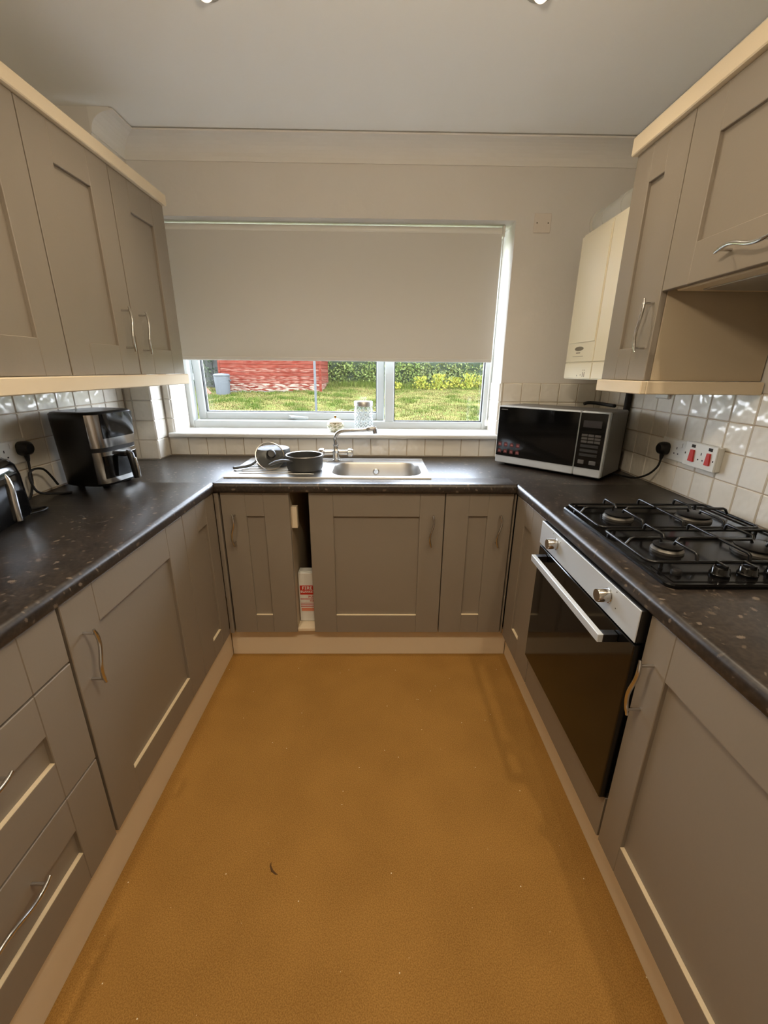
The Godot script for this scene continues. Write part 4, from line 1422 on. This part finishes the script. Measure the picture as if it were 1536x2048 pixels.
func sockets() -> void:
	# right wall (local x = z, local z = -x)
	var t := thing("double_socket", "white double socket on the right wall with one black plug in it", "socket", Vector3(XR - 0.0055, 1.068, 0.67), RT)
	obj("plate", bx(Vector3(-0.073, -0.043, 0), Vector3(0.073, 0.043, 0.009), 0.004), M.white_plastic, t)
	socket_holes(t, 0.024, 0.0092)
	obj("rocker", bx(Vector3(0.044, 0.014, 0.009), Vector3(0.054, 0.032, 0.011), 0.001), M.white_plastic, t)
	t = thing("cooker_switch", "white cooker control plate with two red rocker switches on the right wall", "switch", Vector3(XR - 0.0055, 1.073, 0.842), RT)
	obj("back_box", bx(Vector3(-0.08, -0.044, 0), Vector3(0.08, 0.044, 0.021), 0.003), M.white_plastic, t)
	obj("plate", bx(Vector3(-0.081, -0.045, 0.021), Vector3(0.081, 0.045, 0.027), 0.003), M.white_plastic, t)
	for q in [[-0.034, 0.013], [0.048, 0.011]]:
		var st := S()
		var w: float = q[1]
		prism(st, PackedVector2Array([Vector2(q[0] - w * 0.65, 0.018), Vector2(q[0] + w * 0.65, 0.018), Vector2(q[0] + w, -0.025), Vector2(q[0] - w, -0.025)]), 0.027, 0.033)
		obj("rocker", st, M.red_plastic, t)
	for x in [-0.036, 0.049]:
		obj("neon_window", bx(Vector3(x - 0.009, 0.026, 0.027), Vector3(x + 0.009, 0.037, 0.0285)), M.dark_gap, t)
	obj("screw", bx(Vector3(-0.074, -0.003, 0.027), Vector3(-0.07, 0.004, 0.028)), M.dark_gap, t)
	obj("screw", bx(Vector3(0.068, -0.01, 0.027), Vector3(0.072, -0.004, 0.028)), M.dark_gap, t)
	socket_holes(t, 0.009, 0.0272)
	plug("black plug in the right-hand wall socket with its flex running to the microwave", Vector3(XR - 0.0145, 1.062, 0.633), RT, [Vector3(0, -0.04, 0.014), Vector3(-0.002, -0.075, 0.02), Vector3(-0.03, -0.115, 0.035), Vector3(-0.09, -0.145, 0.05), Vector3(-0.17, -0.156, 0.06), Vector3(-0.22, -0.155, 0.08)])
	t = thing("switch_plate", "white switch plate high on the right wall just under the pelmet", "switch", Vector3(XR - 0.0055, 1.302, 0.535), RT)
	obj("plate", bx(Vector3(-0.043, -0.043, 0), Vector3(0.043, 0.043, 0.012), 0.004), M.white_plastic, t)
	obj("rocker", bx(Vector3(-0.006, -0.011, 0.012), Vector3(0.006, 0.011, 0.015), 0.001), M.white_plastic, t)
	# left wall
	t = thing("double_socket", "white double socket on the left wall behind the toaster", "socket", Vector3(XL + 0.0055, 1.075, 0.872), LT)
	obj("plate", bx(Vector3(-0.073, -0.043, 0), Vector3(0.073, 0.043, 0.009), 0.004), M.white_plastic, t)
	socket_holes(t, -0.032, 0.0092)
	obj("rocker", bx(Vector3(-0.006, 0.014, 0.009), Vector3(0.006, 0.032, 0.011), 0.001), M.white_plastic, t)
	plug("black plug in the left-hand wall socket behind the toaster", Vector3(XL + 0.0145, 1.08, 0.83), LT, [Vector3(0, -0.04, 0.014), Vector3(-0.006, -0.08, 0.016), Vector3(-0.012, -0.12, 0.018), Vector3(-0.04, -0.166, 0.022), Vector3(-0.08, -0.174, 0.03)])
	# blank plate on the window wall
	t = thing("blank_plate", "blank square wall plate with two screws right of the window", "plate", Vector3(0.832, 2.042, 0.0003))
	obj("plate", bx(Vector3(-0.041, -0.041, 0), Vector3(0.041, 0.041, 0.006), 0.002), M.plate_paint, t)
	for x in [-0.027, 0.027]:
		var st := S()
		lathe(st, [Vector2(0.0035, 0.0), Vector2(0.003, 0.0008), Vector2(0, 0.0008)], 10, Transform3D(Basis(Vector3(1, 0, 0), PI / 2), Vector3(x, 0, 0.006)))
		obj("screw", st, M.drab_grey, t)

func socket_holes(t: Node3D, x: float, z: float) -> void:
	for q in [[-0.0022, 0.004, 0.0044, 0.009], [-0.0145, -0.0155, 0.0065, 0.005], [0.008, -0.0155, 0.0065, 0.005]]:
		obj("socket_hole", bx(Vector3(x + q[0], q[1], z - 0.001), Vector3(x + q[0] + q[2], q[1] + q[3], z)), M.black_rubber, t)

# ------------------------------------------------------------------ outdoors
func ground_y(x: float, z: float) -> float:
	return -0.15 - 0.0708 * (z + 0.5) + 0.02 * sin(x * 1.3 + z * 0.7) + 0.012 * sin(x * 3.1 - z * 2.3)

func garden() -> void:
	var st := S()
	st.set_smooth_group(0)
	var g := func(i: int, j: int) -> Vector3:
		var x := -12.0 + 0.8 * i
		var z := -0.32 - 0.6 * j
		return Vector3(x, ground_y(x, z), z)
	for i in 31:
		for j in 28:
			poly(st, [g.call(i, j), g.call(i + 1, j), g.call(i + 1, j + 1), g.call(i, j + 1)], Vector3.UP)
	var o := obj("lawn", st, M.lawn_soil)
	o.set_meta("kind", "structure")
	tag(o, "patchy green and straw coloured lawn rising away from the window", "lawn")
	# grass blades
	rng.seed = 77
	var blade := S()
	for k in 3:
		var a := TAU * k / 3.0 + 0.4
		var d := Vector3(cos(a), 0, sin(a))
		var s := Vector3(-d.z, 0, d.x) * 0.012
		poly(blade, [d * 0.012 - s, d * 0.012 + s, d * 0.05 + Vector3(0, 1, 0)], d)
	blade.generate_normals()
	var dry := noise(0.35, 2, 81)
	var mm := MultiMesh.new()
	mm.transform_format = MultiMesh.TRANSFORM_3D
	mm.use_colors = true
	mm.mesh = blade.commit()
	mm.instance_count = 26000
	for k in mm.instance_count:
		var z := -6.2 - 8.3 * pow(rng.randf(), 0.9)
		var x := rng.randf_range(-0.62, 0.5) * (2.4 - z)
		var dd := clampf(dry.get_noise_2d(x * 2.2, z * 2.2) * 1.6 + 0.68 + 0.05 * x, 0.0, 1.0)
		if z < -13.1:
			dd *= 0.35
		var h := lerpf(0.075, 0.03, dd) * rng.randf_range(0.6, 1.5)
		if z < -13.3:
			h *= 2.2
		mm.set_instance_transform(k, Transform3D(Basis(Vector3.UP, rng.randf() * TAU) * Basis.from_scale(Vector3(0.9, h, 0.9)), Vector3(x, ground_y(x, z) - 0.004, z)))
		var c := Color(0.046, 0.065, 0.010).lerp(Color(0.125, 0.100, 0.036), dd) * rng.randf_range(0.75, 1.25)
		mm.set_instance_color(k, c)
	scatter("grass", mm, "short grass, green on the left and dry on the right", "grass")
	# hedge: a solid core with leaves all over
	st = S()
	box(st, Vector3(-2.6, 0.6, -15.4), Vector3(9.0, 2.9, -14.45))
	box(st, Vector3(-9.0, 0.6, -15.4), Vector3(-2.61, 2.9, -14.6))
	var hg := thing("hedge", "tall dense green hedge at the far end of the lawn", "hedge", Vector3.ZERO)
	obj("core", st, M.hedge_core, hg)
	var leaf := S()
	poly(leaf, [Vector3(0, 0, 0), Vector3(0.35, 0.5, 0.08), Vector3(0, 1, 0), Vector3(-0.35, 0.5, 0.08)], Vector3(0, 0, 1))
	leaf.generate_normals()
	var lm := leaf.commit()
	mm = MultiMesh.new()
	mm.transform_format = MultiMesh.TRANSFORM_3D
	mm.use_colors = true
	mm.mesh = lm
	mm.instance_count = 16000
	var lump := noise(0.9, 2, 91)
	for k in mm.instance_count:
		var x := rng.randf_range(-8.5, 6.5)
		var y := rng.randf_range(0.62, 2.9 if k % 3 == 0 else 1.6)
		var bul := lump.get_noise_2d(x, y * 1.3)
		var z := -14.32 + 0.22 * bul + rng.randf_range(-0.22, 0.12)
		var b := Basis.from_euler(Vector3(rng.randf_range(-1.0, 0.9), rng.randf_range(-1.2, 1.2), rng.randf() * TAU)) * Basis.from_scale(Vector3.ONE * rng.randf_range(0.05, 0.115))
		mm.set_instance_transform(k, Transform3D(b, Vector3(x, y, z)))
		var c := Color(0.045, 0.07, 0.018).lerp(Color(0.13, 0.15, 0.045), rng.randf())
		if x > 1.6:
			c = c.lerp(Color(0.11, 0.10, 0.06), 0.6 * rng.randf())
		mm.set_instance_color(k, c)
	var mi := MultiMeshInstance3D.new()
	mi.multimesh = mm
	mi.material_override = M.leaf_green
	mi.name = "leaves"
	mi.set_meta("kind", "stuff")
	hg.add_child(mi)
	# yellow-leaved weeds in front of the hedge, each clump a plant
	for q in [[1.55, -13.2, 0.5, "yellow-green weed clump left of the tallest clump before the hedge"], [2.15, -13.0, 0.62, "tallest yellow-green weed clump near the middle of the right window pane"], [2.75, -13.3, 0.42, "lower yellow weed clump just right of the tallest clump"], [3.2, -13.1, 0.58, "tall yellow weed clump towards the right side of the right window pane"], [0.6, -13.0, 0.25, "lowest weed clump, by the white window mullion"], [3.75, -13.4, 0.5, "rightmost yellow weed clump at the foot of the hedge"]]:
		var t := thing("weed_clump", q[3], "plant", Vector3(q[0], ground_y(q[0], q[1]) - 0.01, q[1]), 0.0, "yellow weed clumps before the hedge")
		mm = MultiMesh.new()
		mm.transform_format = MultiMesh.TRANSFORM_3D
		mm.use_colors = true
		mm.mesh = lm
		mm.instance_count = 170
		for k in 170:
			var h: float = rng.randf() * q[2] * 0.8
			var a := rng.randf() * TAU
			var r: float = rng.randf_range(0.03, 0.34) * (1.0 - 0.4 * h / q[2])
			mm.set_instance_transform(k, Transform3D(Basis.from_euler(Vector3(rng.randf_range(-0.9, 0.6), rng.randf_range(-1.5, 1.5), rng.randf_range(-1.0, 1.0))) * Basis.from_scale(Vector3.ONE * rng.randf_range(0.06, 0.12)), Vector3(r * cos(a), h, r * sin(a))))
			mm.set_instance_color(k, Color(0.10, 0.12, 0.015).lerp(Color(0.20, 0.17, 0.03), rng.randf()))
		mi = MultiMeshInstance3D.new()
		mi.multimesh = mm
		mi.material_override = M.leaf_green
		mi.name = "leaves"
		mi.set_meta("kind", "stuff")
		t.add_child(mi)
		st = S()
		for k in 6:
			var a := TAU * k / 6.0
			tube(st, [Vector3(0, 0, 0), Vector3(0.1 * cos(a), q[2] * 0.5, 0.1 * sin(a)), Vector3(0.2 * cos(a), q[2] * 0.9, 0.2 * sin(a))], 0.006, 5)
		obj("stems", st, M.stem_green, t)
	# the shed
	var sx0 := -5.1
	var sx1 := -1.83
	var zf := -12.0
	var zb := -14.05
	var by := 0.66
	var t := thing("garden_shed", "weathered red timber shed with flaking paint behind the lawn", "shed", Vector3((sx0 + sx1) * 0.5, by, zf))
	var hw := (sx1 - sx0) * 0.5
	obj("frame", bx(Vector3(-hw + 0.02, 0.0, zb - zf + 0.02), Vector3(hw - 0.02, 2.0, -0.02)), M.old_timber, t)
	var pitch := 0.118
	for k in 17:
		var y := 0.03 + pitch * k
		var v := 2 if k < 2 else (1 if k < 4 or k % 5 == 0 else 0)
		var tilt := Basis(Vector3(1, 0, 0), -0.09)
		var p := S()
		box(p, Vector3(-hw, 0, -0.008), Vector3(hw - 0.06, pitch + 0.012, 0.008), 0.003, Transform3D(tilt, Vector3(0, y, 0.006)))
		obj("board", p, M["red_board_%d" % v], t)
		p = S()
		box(p, Vector3(0, 0, -0.008), Vector3(zf - zb, pitch + 0.012, 0.008), 0.003, Transform3D(Basis(Vector3.UP, PI / 2) * Basis(Vector3(1, 0, 0), -0.09), Vector3(hw + 0.006, y, 0)))
		obj("board", p, M["red_board_%d" % v], t)
	obj("corner_board", bx(Vector3(hw - 0.06, 0, -0.03), Vector3(hw + 0.02, 2.03, 0.025), 0.004), M.red_board_0, t)
	obj("corner_board", bx(Vector3(-hw - 0.02, 0, -0.03), Vector3(-hw + 0.05, 2.03, 0.025), 0.004), M.red_board_0, t)
	obj("sill_beam", bx(Vector3(-hw, -0.06, zb - zf), Vector3(hw, 0.03, 0.0), 0.01), M.old_timber, t)
	st = S()
	prism(st, PackedVector2Array([Vector2(0.12, 1.95), Vector2(-1.05, 2.35), Vector2(-2.2, 1.95), Vector2(-2.2, 2.0), Vector2(-1.05, 2.41), Vector2(0.12, 2.0)]), -hw - 0.15, hw + 0.15, frame(Vector3(0, 0, 1), Vector3(0, 1, 0), Vector3(1, 0, 0), Vector3.ZERO))
	obj("roof", st, M.old_timber, t)
	# dustbin
	var bz := -11.45
	t = thing("dustbin", "galvanised metal dustbin standing at the left end of the red shed", "dustbin", Vector3(-4.84, ground_y(-4.84, bz) - 0.01, bz))
	st = S()
	lathe(st, [Vector2(0, 0), Vector2(0.205, 0), Vector2(0.21, 0.02), Vector2(0.225, 0.28), Vector2(0.24, 0.56), Vector2(0.246, 0.565), Vector2(0.246, 0.58), Vector2(0.0, 0.58)], 28)
	obj("drum", st, M.galvanised, t)
	st = S()
	lathe(st, [Vector2(0.252, 0.575), Vector2(0.255, 0.6), Vector2(0.2, 0.635), Vector2(0, 0.655)], 28)
	obj("lid", st, M.galvanised, t)
	for s in [-1.0, 1.0]:
		st = S()
		tube(st, [Vector3(s * 0.235, 0.46, 0.06), Vector3(s * 0.28, 0.42, 0.0), Vector3(s * 0.235, 0.46, -0.06)], 0.012, 6)
		obj("handle", st, M.galvanised, t)
	# dark boards with ivy, added to stand for the dark gap left of the shed
	t = thing("dark_gap_boards", "dark boards with ivy added for the dark gap left of the shed", "screen", Vector3(-5.9, 0.62, -13.0))
	for k in 6:
		obj("board", bx(Vector3(-0.75 + 0.25 * k, 0, -0.02 - 0.006 * (k % 2)), Vector3(-0.512 + 0.25 * k, 1.75 + 0.05 * (k % 3), 0.02 - 0.006 * (k % 2)), 0.006), M.gap_dark, t)
	mm = MultiMesh.new()
	mm.transform_format = MultiMesh.TRANSFORM_3D
	mm.use_colors = true
	mm.mesh = lm
	mm.instance_count = 900
	for k in 900:
		var v := rng.randf()
		var b := Basis.from_euler(Vector3(rng.randf_range(-0.9, 0.6), rng.randf_range(-1.0, 1.0), rng.randf() * TAU)) * Basis.from_scale(Vector3.ONE * rng.randf_range(0.06, 0.11))
		mm.set_instance_transform(k, Transform3D(b, Vector3(-0.75 + 1.15 * v * rng.randf_range(0.3, 1.0), rng.randf_range(0.25, 1.8), rng.randf_range(0.02, 0.12))))
		mm.set_instance_color(k, Color(0.02, 0.035, 0.015).lerp(Color(0.07, 0.08, 0.05), rng.randf()))
	mi = MultiMeshInstance3D.new()
	mi.multimesh = mm
	mi.material_override = M.leaf_green
	mi.name = "ivy_leaves"
	mi.set_meta("kind", "stuff")
	t.add_child(mi)
	# clutter left of the shed
	st = S()
	box(st, Vector3(-0.02, 0, -0.3), Vector3(0.02, 0.62, 0.3), 0.005, Transform3D(Basis(Vector3(0, 0, 1), 0.55) * Basis(Vector3.UP, 0.5), Vector3(-5.62, 0.62, -12.0)))
	tag(obj("leaning_sheet", st, M.pale_sheet), "pale sheet leaning beside the dark gap left of the dustbin", "sheet")
	for k in 2:
		st = S()
		box(st, Vector3(-0.04, 0, -0.035), Vector3(0.04, 0.48 - 0.1 * k, 0.035), 0.006, Transform3D(Basis(Vector3(0, 0, 1), 0.75) * Basis(Vector3.UP, 0.3), Vector3(-5.33 + 0.15 * k, 0.63, -11.5 + 0.2 * k)))
		tag(obj("timber_offcut", st, M.brick_red), ["longer reddish timber offcut leaning next to the pale sheet", "shorter reddish timber offcut lying close to the dustbin"][k], "timber", "offcuts left of the dustbin")
	st = S()
	box(st, Vector3(-5.75, 0.5, -13.2), Vector3(-5.66, 2.4, -13.1), 0.01)
	tag(obj("fence_post", st, M.old_timber), "grey timber post standing in the gap left of the shed", "post")
	# pole
	st = S()
	var px := -1.392
	var pz := -7.6
	tube(st, [Vector3(px, ground_y(px, pz) - 0.05, pz), Vector3(px + 0.01, 2.6, pz)], 0.027, 12)
	tag(obj("clothes_pole", st, M.galvanised), "thin grey clothes pole standing on the lawn before the shed", "pole")

func scatter(called: String, mm: MultiMesh, label: String, category: String) -> void:
	var mi := MultiMeshInstance3D.new()
	mi.multimesh = mm
	mi.material_override = M.leaf_green
	mi.name = numbered(called)
	add_child(mi)
	mi.set_meta("kind", "stuff")
	tag(mi, label, category)
